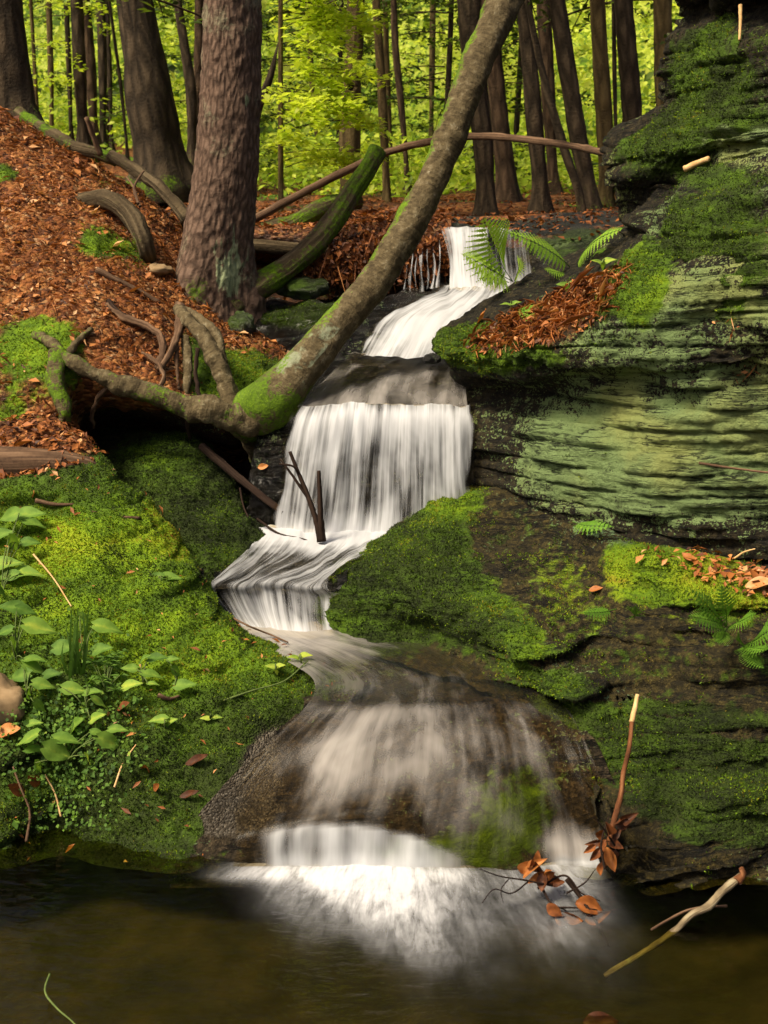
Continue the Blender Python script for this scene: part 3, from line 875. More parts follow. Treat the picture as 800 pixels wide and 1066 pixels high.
# ================================================================== MIDDLE MOSSY ROCK
rowsK = [
    [P(110, 640, 3.7), P(180, 640, 3.62), P(228, 640, 3.46), P(258, 612, 3.56), P(292, 592, 3.66), P(318, 580, 3.78), P(326, 560, 4.1)],
    [P(100, 585, 3.78), P(165, 592, 3.70), P(220, 604, 3.50), P(252, 588, 3.60), P(284, 576, 3.70), P(306, 567, 3.80), P(314, 545, 4.15)],
    [P(95, 530, 3.92), P(155, 540, 3.84), P(208, 552, 3.70), P(242, 553, 3.72), P(270, 554, 3.79), P(294, 556, 3.88), P(300, 535, 4.2)],
    [P(92, 488, 4.08), P(145, 496, 4.00), P(190, 504, 3.92), P(222, 514, 3.92), P(248, 526, 3.96), P(270, 542, 4.02), P(285, 520, 4.3)],
    [P(90, 458, 4.26), P(140, 462, 4.18), P(184, 468, 4.10), P(210, 476, 4.08), P(232, 492, 4.10), P(252, 518, 4.14), P(270, 510, 4.4)],
    [P(88, 440, 4.5), P(140, 446, 4.4), P(184, 450, 4.35), P(208, 458, 4.3), P(230, 478, 4.3), P(246, 505, 4.35), P(265, 500, 4.6)],
]
pK = Patch(rowsK, .010)
mK = pK.blobs([(240, 540, 70, 60, 1), (190, 500, 60, 40, .8), (275, 565, 40, 30, 1), (150, 480, 50, 30, .4)], .35)
wK = pK.blobs([(160, 466, 50, 14, .5)], 0)
pK.disp(.02 * fbm(pK.V * 6, 3, 41) + .02 * mK * fbm(pK.V * 22, 3, 45))
mid = thing('mossy_boulder', 'dark green mossy boulder in the gully below the tree roots, left of the fall', 'rock', P(230, 620, 3.6))
rock('boulder_rock', pK, M['ledge'], moss=mK, warm=wK, parent=mid)
tufts(pK, 49400, .0068, -.34, 7).build('moss_cover', M['moss'], mid)['kind'] = 'stuff'  # moss tint lowered, the gully's shade put into the colour

# ================================================================== LEFT: LITTER SLOPE (terrain)
rowsG = [
    [P(-190, 500, 4.3), P(0, 500, 4.3), P(70, 490, 4.35), P(110, 480, 4.6), P(150, 478, 4.75), P(200, 490, 4.7), P(240, 490, 4.6), P(275, 470, 4.6), P(320, 440, 4.9)],
    [P(-190, 470, 4.0), P(0, 468, 4.0), P(64, 462, 4.05), P(100, 450, 4.4), P(150, 452, 4.55), P(205, 462, 4.5), P(245, 465, 4.4), P(275, 452, 4.45), P(320, 430, 4.8)],
    [P(-190, 448, 3.88), P(0, 444, 3.88), P(56, 436, 3.90), P(82, 415, 4.06), P(150, 425, 4.16), P(205, 440, 4.16), P(245, 448, 4.18), P(275, 440, 4.3), P(325, 415, 4.7)],
    [P(-190, 408, 3.94), P(0, 402, 3.94), P(54, 392, 3.96), P(84, 396, 4.03), P(150, 408, 4.08), P(205, 424, 4.10), P(245, 425, 4.16), P(280, 415, 4.35), P(330, 395, 4.7)],
    [P(-190, 360, 4.12), P(0, 352, 4.12), P(56, 345, 4.13), P(100, 352, 4.17), P(155, 368, 4.22), P(205, 388, 4.25), P(245, 392, 4.32), P(290, 390, 4.5), P(335, 378, 4.74)],
    [P(-190, 270, 4.55), P(0, 268, 4.52), P(56, 276, 4.50), P(105, 290, 4.50), P(160, 315, 4.52), P(210, 340, 4.58), P(252, 352, 4.66), P(298, 366, 4.74), P(325, 368, 4.9)],
    [P(-190, 180, 5.0), P(0, 192, 4.98), P(58, 208, 4.96), P(108, 230, 4.94), P(160, 262, 4.94), P(206, 298, 4.94), P(240, 335, 4.92), P(265, 352, 5.0), P(285, 350, 5.3)],
    [P(-190, 90, 5.5), P(0, 122, 5.45), P(44, 142, 5.42), P(92, 170, 5.38), P(142, 204, 5.34), P(192, 244, 5.28), P(226, 292, 5.2), P(248, 320, 5.25), P(265, 315, 5.5)],
    [P(-190, 80, 6.0), P(0, 128, 6.0), P(44, 150, 5.9), P(95, 184, 5.8), P(148, 216, 5.75), P(196, 250, 5.6), P(230, 290, 5.55), P(250, 305, 5.6), P(270, 290, 5.8)],
    [P(-190, 130, 7.2), P(0, 150, 7.0), P(44, 165, 6.8), P(100, 196, 6.6), P(150, 220, 6.5), P(196, 238, 6.4), P(236, 255, 6.3), P(260, 260, 6.3), P(280, 255, 6.4)],
]
pG = Patch(rowsG, .014)
mG = pG.blobs([(30, 345, 40, 30, .9), (95, 215, 20, 30, .3), (110, 240, 20, 18, .8), (70, 380, 25, 40, .5), (5, 168, 18, 14, 1), (230, 385, 40, 30, .6), (270, 370, 40, 25, .9), (150, 245, 25, 25, .6), (300, 380, 35, 20, .8), (10, 430, 25, 40, .5), (150, 380, 40, 20, .15), (215, 345, 25, 20, .5), (120, 170, 30, 15, .4)], .03)
liG = np.clip(1.0 - mG - .9 * pG.blobs([(140, 470, 80, 30, 1), (240, 480, 60, 40, 1)]), 0, 1)
pG.disp(.03 * fbm(pG.V * 4, 4, 51) + .014 * fbm(pG.V * 16, 3, 52) + .02 * mG * fbm(pG.V * 20, 2, 55))
o = rock('leaf_covered_slope', pG, M['soil'], moss=mG, litter=liG, warm=full(len(pG.V), .5), kind='structure')
mossG = tufts(pG, 45600, .0068, .08, 8).build('moss', M['moss'], kind='stuff', label='bright moss clumps on the leaf covered slope', cat='moss')

# ================================================================== BACK LEDGE AND OVERHANGING SOIL
rowsU = [
    [P(225, 385, 4.85), P(280, 380, 4.78), P(330, 376, 4.72), P(380, 372, 4.68), P(420, 370, 4.7), P(470, 368, 4.75)],
    [P(225, 362, 4.88), P(280, 358, 4.80), P(330, 352, 4.76), P(380, 345, 4.72), P(420, 340, 4.75), P(470, 335, 4.9)],
    [P(225, 336, 4.92), P(278, 332, 4.84), P(330, 328, 4.80), P(380, 322, 4.78), P(420, 318, 4.85), P(470, 312, 5.0)],
    [P(225, 318, 5.1), P(278, 316, 5.08), P(330, 314, 5.05), P(380, 312, 5.0), P(420, 308, 5.0), P(470, 304, 5.05)],
    [P(225, 306, 5.5), P(278, 306, 5.5), P(330, 304, 5.5), P(380, 303, 5.5), P(420, 300, 5.35), P(470, 298, 5.25)],
    [P(225, 285, 5.6), P(278, 285, 5.65), P(330, 286, 5.65), P(380, 285, 5.6), P(425, 282, 5.45), P(470, 278, 5.3)],
    [P(225, 268, 5.4), P(278, 268, 5.42), P(330, 272, 5.38), P(380, 268, 5.3), P(425, 262, 5.22), P(470, 252, 5.15)],
    [P(225, 250, 5.3), P(278, 250, 5.32), P(330, 252, 5.28), P(380, 250, 5.22), P(425, 246, 5.16), P(470, 239, 5.12)],
    [P(225, 236, 5.7), P(278, 236, 5.7), P(330, 234, 5.7), P(380, 232, 5.6), P(425, 230, 5.6), P(470, 230, 5.6)],
    [P(225, 226, 6.6), P(278, 226, 6.6), P(330, 224, 6.6), P(380, 222, 6.6), P(425, 220, 6.6), P(470, 221, 6.6)],
]
pU = Patch(rowsU, .014)
low = sstep(1.16, 1.12, pU.V[:, 2])
mU = pU.blobs([(315, 330, 50, 12, .6), (350, 335, 40, 14, .6), (300, 300, 30, 10, .8), (400, 330, 40, 10, .3)], .02)
pU.disp(strata(pU.V, .05, .022, 61) * low + .03 * fbm(pU.V * 6, 4, 62))
rock('stream_ledge', pU, M['bed'], moss=mU, litter=np.clip(1 - low - mU, 0, 1) * .9, wet=low, kind='structure')
tufts(pU, 17100, .0068, -.1, 10).build('moss', M['moss'], kind='stuff', label='dark moss on the wet step behind the leaning trunk', cat='moss')

rowsR = [
    [P(450, 310, 5.0), P(500, 310, 5.0), P(550, 306, 5.0), P(600, 300, 5.0), P(680, 290, 5.0)],
    [P(450, 280, 5.15), P(500, 278, 5.08), P(550, 276, 5.08), P(600, 270, 5.1), P(680, 262, 5.1)],
    [P(450, 256, 5.2), P(500, 254, 5.14), P(550, 254, 5.16), P(600, 252, 5.2), P(680, 246, 5.2)],
    [P(450, 243, 5.2), P(500, 242.5, 5.16), P(548, 248, 5.2), P(600, 244, 5.3), P(680, 238, 5.3)],
    [P(450, 234, 5.5), P(500, 239, 5.5), P(548, 240, 5.5), P(600, 234, 5.6), P(680, 230, 5.6)],
    [P(450, 223, 6.6), P(500, 228, 6.6), P(548, 228, 6.6), P(600, 224, 6.6), P(680, 220, 6.6)],
]
pR = Patch(rowsR, .014)
mR = pR.blobs([(600, 240, 45, 10, 1), (570, 248, 20, 10, .8), (640, 238, 40, 10, 1)], .05)
pR.disp(strata(pR.V, .05, .02, 63) + .015 * fbm(pR.V * 7, 3, 64))
rock('stream_step', pR, M['bed'], moss=mR, litter=pR.blobs([(560, 232, 60, 6, .8), (640, 226, 60, 8, .8)]), wet=pR.blobs([(500, 270, 60, 40, 1)]), kind='structure')

# ================================================================== STREAM: BED AND WATER
W = {}
W['upper'] = [
    [Q(458, 236, 1.352), Q(480, 237, 1.352), Q(500, 237, 1.352), Q(522, 238, 1.350), P(556, 243, 5.2)],
    [P(460, 240, 5.06), P(480, 240, 5.05), P(500, 240, 5.04), P(522, 241, 5.05), P(552, 246, 5.10)],
    [P(463, 248, 5.03), P(481, 247, 5.01), P(500, 247, 5.00), P(522, 249, 5.01), P(552, 254, 5.06)],
    [P(468, 270, 4.99), P(482, 270, 4.97), P(502, 270, 4.96), P(524, 272, 4.97), P(554, 275, 5.0)],
    [P(468, 300, 4.92), P(484, 302, 4.90), P(504, 302, 4.89), P(528, 302, 4.90), P(556, 300, 4.95)],
]
W['second'] = [
    [P(458, 296, 5.02), P(484, 295, 5.0), P(510, 295, 4.98), P(556, 294, 5.0)],
    [P(448, 306, 4.84), P(480, 303, 4.84), P(510, 300, 4.84), P(556, 299, 4.9)],
    [P(418, 318, 4.72), P(458, 316, 4.72), P(500, 314, 4.72), P(550, 314, 4.75)],
    [P(394, 333, 4.60), P(436, 330, 4.58), P(484, 330, 4.58), P(540, 330, 4.62)],
    [P(380, 352, 4.48), P(424, 350, 4.46), P(470, 350, 4.46), P(525, 350, 4.50)],
    [P(370, 371, 4.42), P(412, 372, 4.38), P(460, 372, 4.38), P(515, 371, 4.42)],
]
W['shelf'] = [
    [P(362, 368, 4.52), P(412, 369, 4.48), P(460, 369, 4.48), P(520, 368, 4.52)],
    [P(362, 374, 4.38), P(410, 374, 4.36), P(456, 374, 4.36), P(508, 374, 4.36)],
    [P(340, 393, 4.18), P(392, 390, 4.17), P(442, 390, 4.17), P(488, 392, 4.18)],
    [P(315, 416, 3.995), P(378, 414, 3.985), P(436, 414, 3.985), P(486, 415, 3.995)],
    [P(309, 424, 3.95), P(376, 422, 3.94), P(436, 422, 3.94), P(487, 423, 3.95)],
]
W['main'] = [
    [P(308, 423, 3.955), P(350, 421, 3.945), P(400, 421, 3.945), P(450, 421, 3.945), P(494, 422, 3.955)],
    [P(301, 434, 3.925), P(348, 431, 3.91), P(399, 430, 3.91), P(450, 431, 3.91), P(494, 432, 3.925)],
    [P(293, 470, 3.89), P(342, 470, 3.87), P(396, 470, 3.87), P(450, 469, 3.87), P(494, 468, 3.89)],
    [P(285, 520, 3.86), P(336, 522, 3.835), P(394, 522, 3.835), P(450, 520, 3.835), P(496, 512, 3.86)],
    [P(278, 562, 3.84), P(330, 568, 3.80), P(390, 570, 3.79), P(450, 565, 3.80), P(510, 550, 3.83)],
]
W['run'] = [
    [Q(270, 548, .455), Q(320, 550, .455), Q(372, 552, .455), Q(410, 551, .455), Q(440, 545, .455)],
    [Q(266, 562, .445), Q(318, 564, .447), Q(366, 566, .447), Q(394, 563, .447), Q(408, 562, .447)],
    [Q(248, 582, .430), Q(300, 583, .434), Q(340, 583, .434), Q(362, 582, .434), Q(374, 582, .434)],
    [Q(224, 602, .412), Q(270, 600, .415), Q(312, 599, .415), Q(336, 600, .415), Q(344, 602, .415)],
    [Q(212, 611, .392), Q(252, 611, .396), Q(290, 610, .396), Q(320, 611, .396), Q(344, 614, .396)],
]
W['small'] = [
    [Q(211, 610, .395), Q(252, 610, .398), Q(290, 609, .398), Q(322, 610, .398), Q(354, 613, .398)],
    [Q(214, 617, .372), Q(254, 617, .376), Q(291, 616, .376), Q(323, 617, .376), Q(354, 619, .376)],
    [Q(228, 635, .32), Q(262, 637, .32), Q(294, 638, .32), Q(325, 638, .32), Q(355, 638, .32)],
    [Q(250, 658, .265), Q(274, 661, .262), Q(300, 663, .262), Q(328, 663, .262), Q(357, 660, .262)],
]
W['bowl'] = [
    [Q(232, 642, .292), Q(262, 645, .288), Q(295, 646, .288), Q(325, 646, .288), Q(352, 645, .288), Q(400, 640, .288), Q(450, 640, .288)],
    [Q(258, 660, .276), Q(286, 661, .275), Q(312, 660, .275), Q(342, 659, .275), Q(380, 659, .275), Q(430, 658, .275), Q(480, 660, .275)],
    [Q(296, 686, .272), Q(330, 683, .272), Q(366, 681, .272), Q(405, 680, .272), Q(446, 680, .272), Q(490, 682, .272), Q(535, 690, .272)],
    [Q(328, 712, .268), Q(366, 709, .268), Q(404, 706, .268), Q(444, 704, .268), Q(484, 704, .268), Q(528, 708, .268), Q(578, 722, .268)],
    [Q(318, 736, .255), Q(360, 731, .262), Q(404, 727, .264), Q(446, 724, .264), Q(492, 724, .263), Q(542, 730, .258), Q(600, 752, .245)],
    [Q(286, 768, .215), Q(340, 757, .238), Q(394, 750, .248), Q(446, 747, .248), Q(500, 749, .242), Q(556, 762, .222), Q(618, 792, .185)],
    [Q(246, 812, .135), Q(312, 795, .178), Q(384, 786, .205), Q(444, 784, .208), Q(506, 790, .196), Q(568, 806, .158), Q(634, 834, .105)],
    [Q(214, 858, .055), Q(294, 838, .118), Q(376, 828, .152), Q(442, 826, .156), Q(508, 834, .140), Q(578, 848, .092), Q(645, 868, .045)],
    [Q(200, 886, .015), Q(282, 864, .085), Q(366, 853, .116), Q(436, 853, .116), Q(504, 862, .096), Q(582, 876, .050), Q(650, 890, .015)],
    [Q(198, 902, -.01), Q(280, 885, .042), Q(364, 880, .055), Q(434, 882, .052), Q(502, 886, .044), Q(584, 894, .020), Q(652, 900, -.005)],
    [Q(200, 918, -.04), Q(282, 918, -.04), Q(364, 920, -.04), Q(434, 921, -.04), Q(502, 918, -.04), Q(586, 914, -.03), Q(654, 912, -.04)],
]


def bed_of(keys, off, ext):
    """rock underneath the running water"""
    rows = []
    for k in keys:
        for r in W[k]:
            rows.append([np.array(p) for p in r])
    out = []
    for r in rows:
        r = np.array(r)
        q = np.stack([np.interp(np.linspace(0, 1, 7), np.linspace(0, 1, len(r)), r[:, i]) for i in range(3)], 1)
        d0 = (q[0] - q[1])
        d0[2] = 0
        d1 = (q[-1] - q[-2])
        d1[2] = 0
        d0 /= np.linalg.norm(d0)
        d1 /= np.linalg.norm(d1)
        q = q + np.array([0, off, -off * .6])
        out.append(np.concatenate([[q[0] + d0 * ext + np.array([0, .05, .02])], q, [q[-1] + d1 * ext + np.array([0, .05, .02])]]))
    return out


# rock steps behind the upper tiers
rb = bed_of(['second'], .03, .12) + bed_of(['shelf'], .03, .12)[1:] + bed_of(['main'], .045, .10)[1:]
pS = Patch(rb, .012)
pS.disp(.012 * fbm(pS.V * 9, 3, 71) + strata(pS.V, .04, .01, 72) - .008)
rock('stream_bed', pS, M['bed'], wet=full(len(pS.V), .9), moss=full(len(pS.V), .10), kind='structure')
rb = bed_of(['run'], .02, .06) + bed_of(['small'], .025, .06)[1:]
pS2 = Patch(rb, .012)
pS2.disp(.010 * fbm(pS2.V * 9, 3, 73) - .006)
rock('stream_bed', pS2, M['bed'], wet=full(len(pS2.V), .8), moss=full(len(pS2.V), .05), kind='structure')

pD0 = Patch(W['bowl'], .008)
rb = [[p + np.array([0, .006, -.02 if i > 3 else -.05]) for p in r] for i, r in enumerate(np.array(W['bowl']))]
rb = [[r[0] + (r[0] - r[1]) * .3] + list(r) + [r[-1] + (r[-1] - r[-2]) * .3] for r in np.array(rb)]
pD = Patch(rb, .008)
wD = proj(pD.V)
gD = sstep(330, 250, wD[:, 0]) * sstep(730, 760, wD[:, 1]) * sstep(890, 850, wD[:, 1])
mD = pD.blobs([(480, 800, 90, 40, .2), (560, 800, 60, 60, .22), (300, 890, 80, 22, .3), (500, 890, 60, 25, .5), (420, 890, 60, 20, .4), (540, 850, 50, 30, .5), (400, 745, 80, 14, .3), (220, 890, 30, 20, .25)], 0)
pD.V[:, 1] += .02 * fbm(pD.V * np.array([9, 0, 0]), 2, 78) * sstep(.10, .0, pD.V[:, 2])
pD.disp(.012 * fbm(pD.V * 8, 4, 75) + .004 * fbm(pD.V * 40, 2, 76) - .004)
dome = rock('cascade_rock', pD, M['cascade'], moss=mD * (1 - gD), gravel=gD * .9, wet=full(len(pD.V), .25), warm=full(len(pD.V), .45), kind='structure')


def fall(name, key, res, mat, foam_sheen, label=None):
    p = Patch(W[key], res, bvh=False)
    lip = noise(p.V * np.array([11, 0, 0]) + 3.3, 19) + .5 * noise(p.V * np.array([31, 0, 0]), 20)
    p.V[:, 1] += .018 * lip
    p.V[:, 2] += .010 * lip * (1 - ufrac(p) * 0)
    p.disp(.006 * fbm(np.stack([p.uv[:, 0] * 26, p.uv[:, 1] * 3, p.uv[:, 0] * 0], 1), 3, 81) + .002)
    f = foam_sheen(p)
    o = mk(name, p.V, p.F, mat, uv=p.uv, attrs={'foam_sheen': f}, kind='structure')
    return o


def sides(p, l=1.0, r=1.0, w=.05, sd=0):
    u = ufrac(p) + w * .9 * noise(np.stack([p.uv[:, 1] * 9, p.uv[:, 0] * 12, 0 * p.uv[:, 0]], 1), 17 + sd)
    return -1.1 * (l * sstep(w, 0, u) + r * sstep(1 - w, 1, u))


def vfrac(p):
    return p.uv[:, 1] / p.uv[:, 1].max()


def ufrac(p):
    return p.uv[:, 0] / p.uv[:, 0].max()


def f_upper(p):
    u, v = ufrac(p), vfrac(p)
    return .12 + .75 * np.exp(-((u - .18) / .16) ** 2) + .42 * np.exp(-((u - .42) / .10) ** 2) + .30 * np.exp(-((u - .75) / .12) ** 2) - .3 * sstep(.12, .0, v) + .25 * sstep(.75, 1, v)


def f_second(p):
    u, v = ufrac(p), vfrac(p)
    return .50 + .38 * sstep(.1, .5, v) * sstep(0, .25, u) - .18 * sstep(.85, 1, v) + sides(p, .8, 0, .06, 5)


def f_shelf(p):
    u, v = ufrac(p), vfrac(p)
    return .34 + .22 * sstep(.35, .95, v) + .22 * noise(np.stack([u * 12, v * 1.5, u * 0], 1), 23) - .30 * sstep(.12, .22, v) * sstep(.45, .3, v) + .5 * sstep(.12, .0, v)


def f_main(p):
    u, v = ufrac(p), vfrac(p)
    wob = .25 * noise(np.stack([u * 9, u * 0, u * 0], 1), 3)
    wob = wob + .30 * noise(np.stack([u * 30, v * 1.2, u * 0], 1), 13) * sstep(.15, .5, v)
    return .44 - .12 * sstep(.12, 0, v) + .30 * np.exp(-((v - .16) / .14) ** 2) + .5 * sstep(.72, 1.0, v) + wob + .12 * (1 - v) + sides(p, .9, .7, .045)


def f_run(p):
    u, v = ufrac(p), vfrac(p)
    return .22 + 1.0 * sstep(.75, .05, v) + .12 * sstep(.8, 1, v) + .1 * (u - .5)


def f_small(p):
    u, v = ufrac(p), vfrac(p)
    wob = .35 * noise(np.stack([u * 12, u * 0, u * 0], 1), 5)
    return .38 + .45 * v + wob * (1 - v) - .3 * sstep(.85, 1, u) + sides(p, .7, .3, .05, 3)


fall('waterfall', 'upper', .010, M['fall'], f_upper)
fall('waterfall', 'second', .010, M['fall'], f_second)
fall('stream_water', 'shelf', .010, M['film'], f_shelf)
fall('waterfall', 'main', .008, M['fall'], f_main)
W['little'] = [[np.array(p) for p in r] for r in W['run']] + [[np.array(p) for p in r] for r in W['small'][1:]]


def f_little(p):
    u, v = ufrac(p), vfrac(p)
    G = p.V[:, 2].reshape(p.nv, p.nu).mean(1)
    vl = np.argmin(np.abs(G - .388)) / (p.nv - 1)
    t_ = sstep(vl - .02, vl + .10, v)
    w_ = np.clip((v - vl) / (1 - vl), 0, 1)
    wob = .40 * noise(np.stack([u * 13, u * 0, u * 0], 1), 5)
    top = .34 + .95 * sstep(.6 * vl, .05 * vl, v) + .1 * (u - .5)
    return top * (1 - t_) + t_ * (.36 + .5 * w_ ** 2 + wob * (1 - w_)) + sides(p, .7, .3, .05, 3) * t_


fall('waterfall', 'little', .006, M['fall'], f_little)

p = Patch(W['bowl'], .007, bvh=False)
fo = .85 * p.blobs([(280, 658, 70, 12, 1.3), (330, 668, 50, 10, .2), (440, 770, 70, 22, .55), (380, 780, 60, 26, .45), (540, 775, 40, 22, .50), (320, 800, 70, 30, .34), (480, 750, 50, 14, .25), (560, 840, 60, 40, .30), (440, 820, 80, 30, .22), (380, 660, 40, 8, .2)], .10)  # foam at the inflow; blobs mid dome paint a pale sheen on the water
fo = fo - .30 * sstep(.255, .264, p.V[:, 2]) * sstep(668, 690, proj(p.V)[:, 1])
fo = fo - p.blobs([(470, 695, 90, 30, .3), (500, 775, 30, 20, .25), (555, 815, 22, 30, .22), (210, 850, 30, 60, .4), (250, 800, 30, 30, .3)], 0)
pp = proj(p.V)
wob = noise(np.stack([p.uv[:, 0] * 22, p.uv[:, 0] * 0, p.uv[:, 0] * 0], 1), 7)
zt = .118 * (1 - .75 * np.clip(np.abs(pp[:, 0] - 352) / 135, 0, 1) ** 2.2) + .012 * noise(np.stack([p.uv[:, 0] * 26, 0 * p.uv[:, 0], 0 * p.uv[:, 0]], 1), 27)
low = sstep(zt, zt - .022, p.V[:, 2])
edge = sstep(262, 290, pp[:, 0]) * sstep(500, 440, pp[:, 0])
fo = fo + low * (edge * (.50 + .95 * wob) - .75 * (1 - edge) * 0) + sstep(.05, .0, p.V[:, 2]) * edge * .3
spout = sstep(548, 590, pp[:, 0]) * sstep(845, 885, pp[:, 1])
fo = fo + spout * (.75 + .8 * wob)
p.V[:, 1] += .02 * fbm(p.V * np.array([9, 0, 0]), 2, 78) * sstep(.10, .0, p.V[:, 2])
p.disp(.005 * fbm(np.stack([p.uv[:, 0] * 20, p.uv[:, 1] * 3, p.uv[:, 0] * 0], 1), 3, 83) * sstep(.272, .24, p.V[:, 2]))
fo = np.maximum(fo, -.10) + p.blobs([(400, 690, 60, 7, .22), (480, 714, 70, 6, .25), (350, 700, 30, 6, .25), (420, 735, 90, 5, .2)], 0)
fo = fo - 1.3 * sstep(262, 205, pp[:, 0] - 40 * noise(p.V * 14, 9) + 40 * sstep(800, 740, pp[:, 1])) * sstep(.21, .17, p.V[:, 2])
mk('cascade_water', p.V, p.F, M['film'], uv=p.uv, attrs={'foam_sheen': np.clip(fo, -.9, 1.3), 'fringe': low * np.clip(edge + spout, 0, 1), 'calm': sstep(.235, .262, p.V[:, 2])}, kind='structure')

# thin side trickles off the soil lip, left of the upper fall
for i, (px, y0, y1, w, fo_) in enumerate(((423, 266, 308, .004, .35), (429, 260, 304, .007, .42), (434, 262, 298, .004, .3), (440, 257, 303, .008, .45), (446, 259, 300, .004, .35), (452, 256, 300, .008, .45), (458, 250, 299, .006, .4))):
    A0, A1 = P(px, y0, 5.10), P(px - 1.5, y1, 4.98)
    rows = []
    for k in range(8):
        t_ = k / 7
        c = A0 * (1 - t_) + A1 * t_ + np.array([.004 * math.sin(t_ * 5 + i), -.03 * math.sin(t_ * 2.2), 0])
        wk = w * (.6 + .7 * t_ + .35 * math.sin(t_ * 9 + i * 2))
        rows.append([c + np.array([-wk, .004, 0]), c + np.array([0, -.003, 0]), c + np.array([wk, .004, 0])])
    q = Patch(rows, .003, bvh=False)
    mk('waterfall', q.V, q.F, M['fall'], uv=q.uv * np.array([3, 2]) + i, attrs={'foam_sheen': fo_ + .1 * sstep(.4, 0, vfrac(q)) - .5 * (np.abs(ufrac(q) - .5) * 2) ** 2}, kind='structure')


# pool: flat water with the churn of the fall spreading in rays
def build_pool():
    def sheet(xs, ys):
        X, Y = np.meshgrid(xs, ys)
        return np.stack([X.ravel(), Y.ravel(), X.ravel() * 0], 1), grid_faces(len(xs), len(ys))
    xs = np.concatenate([np.linspace(-3.2, -1.05, 20), np.linspace(-1.03, 1.03, 260), np.linspace(1.05, 3.2, 20)])
    ys = np.concatenate([np.linspace(-6, 1.7, 14), np.linspace(1.72, 2.75, 150)])
    V, F = sheet(xs, ys)
    c0, c1 = Q(350, 895, 0), Q(585, 890, 0)
    # uv: angle and distance measured from behind the foot of the fall
    src = np.array([(c0[0] * .65 + c1[0] * .35), c0[1] + .75])
    d = V[:, :2] - src
    r = np.linalg.norm(d, axis=1)
    ang = np.arctan2(d[:, 0], -d[:, 1])
    w2 = V * np.array([1, 1, 0])
    wr = np.clip(1 + .75 * fbm(w2 * np.array([6, 3.5, 0]), 4, 91), .1, 2)
    def fan(c, sx, sy, tilt=0.0):
        x = V[:, 0] - c[0] - tilt * (c[1] - V[:, 1])
        y = c[1] - V[:, 1]
        return np.exp(-(np.abs(x) / sx) ** 2.2) * np.where(y > 0, np.exp(-(y / sy) ** 1.3), np.exp(-(y / .08) ** 2))
    m = Q(375, 912, 0)
    f = .95 * fan(m, .15, .09) + .50 * fan(Q(392, 915, 0), .20, .15, .2) + .60 * fan(Q(290, 912, 0), .13, .022) + .26 * fan(Q(480, 912, 0), .20, .05, .2)
    f = f + .50 * fan(Q(592, 900, 0), .07, .08, .18) + .34 * fan(Q(550, 925, 0), .13, .20, .42) + .24 * fan(Q(415, 940, 0), .20, .22, .35) + .06 * fan(Q(450, 950, 0), .38, .34, .25)
    f = np.clip(.9 * f * (.35 * np.clip(f, 0, 1) + (1 - .35 * np.clip(f, 0, 1)) * wr) * 1.15 - .015, 0, 1.2)
    V[:, 2] += 0 * fbm(np.stack([ang * 14, r * 6, r * 0], 1), 3, 92)
    V[:, 2] += .006 * np.clip(f - .4, 0, 1)
    mk('pool_water', V, F, M['pool'], uv=np.stack([ang, r], 1), attrs={'foam_sheen': f}, kind='structure')


build_pool()
xs_, ys_ = np.linspace(-2.4, 2.4, 60), np.linspace(-4, 3.0, 60)
X_, Y_ = np.meshgrid(xs_, ys_)
Vb = np.stack([X_.ravel(), Y_.ravel(), full(X_.size, -.20)], 1)
Vb[:, 2] += .05 * fbm(Vb * 2.5, 3, 94)
mk('pool_bed', Vb, grid_faces(60, 60), M['silt'], kind='structure')
# ================================================================== HELPERS FOR THINGS THAT STAND ON THE SURFACES
TREE = bvh()
CAMV = Vector((0, 0, ZC))


def hit(px, py, lift=0.0):
    d = Vector(ray(px, py)).normalized()
    loc, n, i, dist = TREE.ray_cast(CAMV, d)
    if loc is None:
        return P(px, py, 5.0), np.array([0, -.6, .8])
    n = np.array(n)
    if np.dot(n, np.array(d)) > 0:
        n = -n
    return np.array(loc) + n * lift, n


def floor_at(x, y):
    loc, n, i, d = TREE.ray_cast(Vector((x, y, 3.2 if y > 4.8 else 1.2)), Vector((0, 0, -1)))
    return loc.z if loc else float(ground_z(np.array([x]), np.array([y]))[0])


def stick(name, pts, wpx, mat, label, cat='stick', taper=.6, seg=8, lift=0.0, group=None, rough=.25, moss=0.0):
    """pts: (px,py) on the surface below or (px,py,Y) in the open"""
    L = []
    for p in pts:
        L.append(P(*p) if len(p) == 3 else hit(p[0], p[1], lift)[0])
    L = np.array(L)
    d = np.linalg.norm(L.mean(0) - np.array([0, 0, ZC]))
    r0 = wpx * .5 * d / FPX
    r = np.linspace(r0, r0 * taper, len(L))
    V, F, uv = tube(L, r, seg, rough=rough, rseed=len(pts) * 3 + int(wpx), rfreq=.5 / max(r0, .004))
    o = mk(name, V, F, mat, uv=uv, label=label, cat=cat, group=group, attrs={'moss': np.clip(moss + .35 * fbm(V * 9, 2, 134), 0, 1) if moss else full(len(V))})
    return o


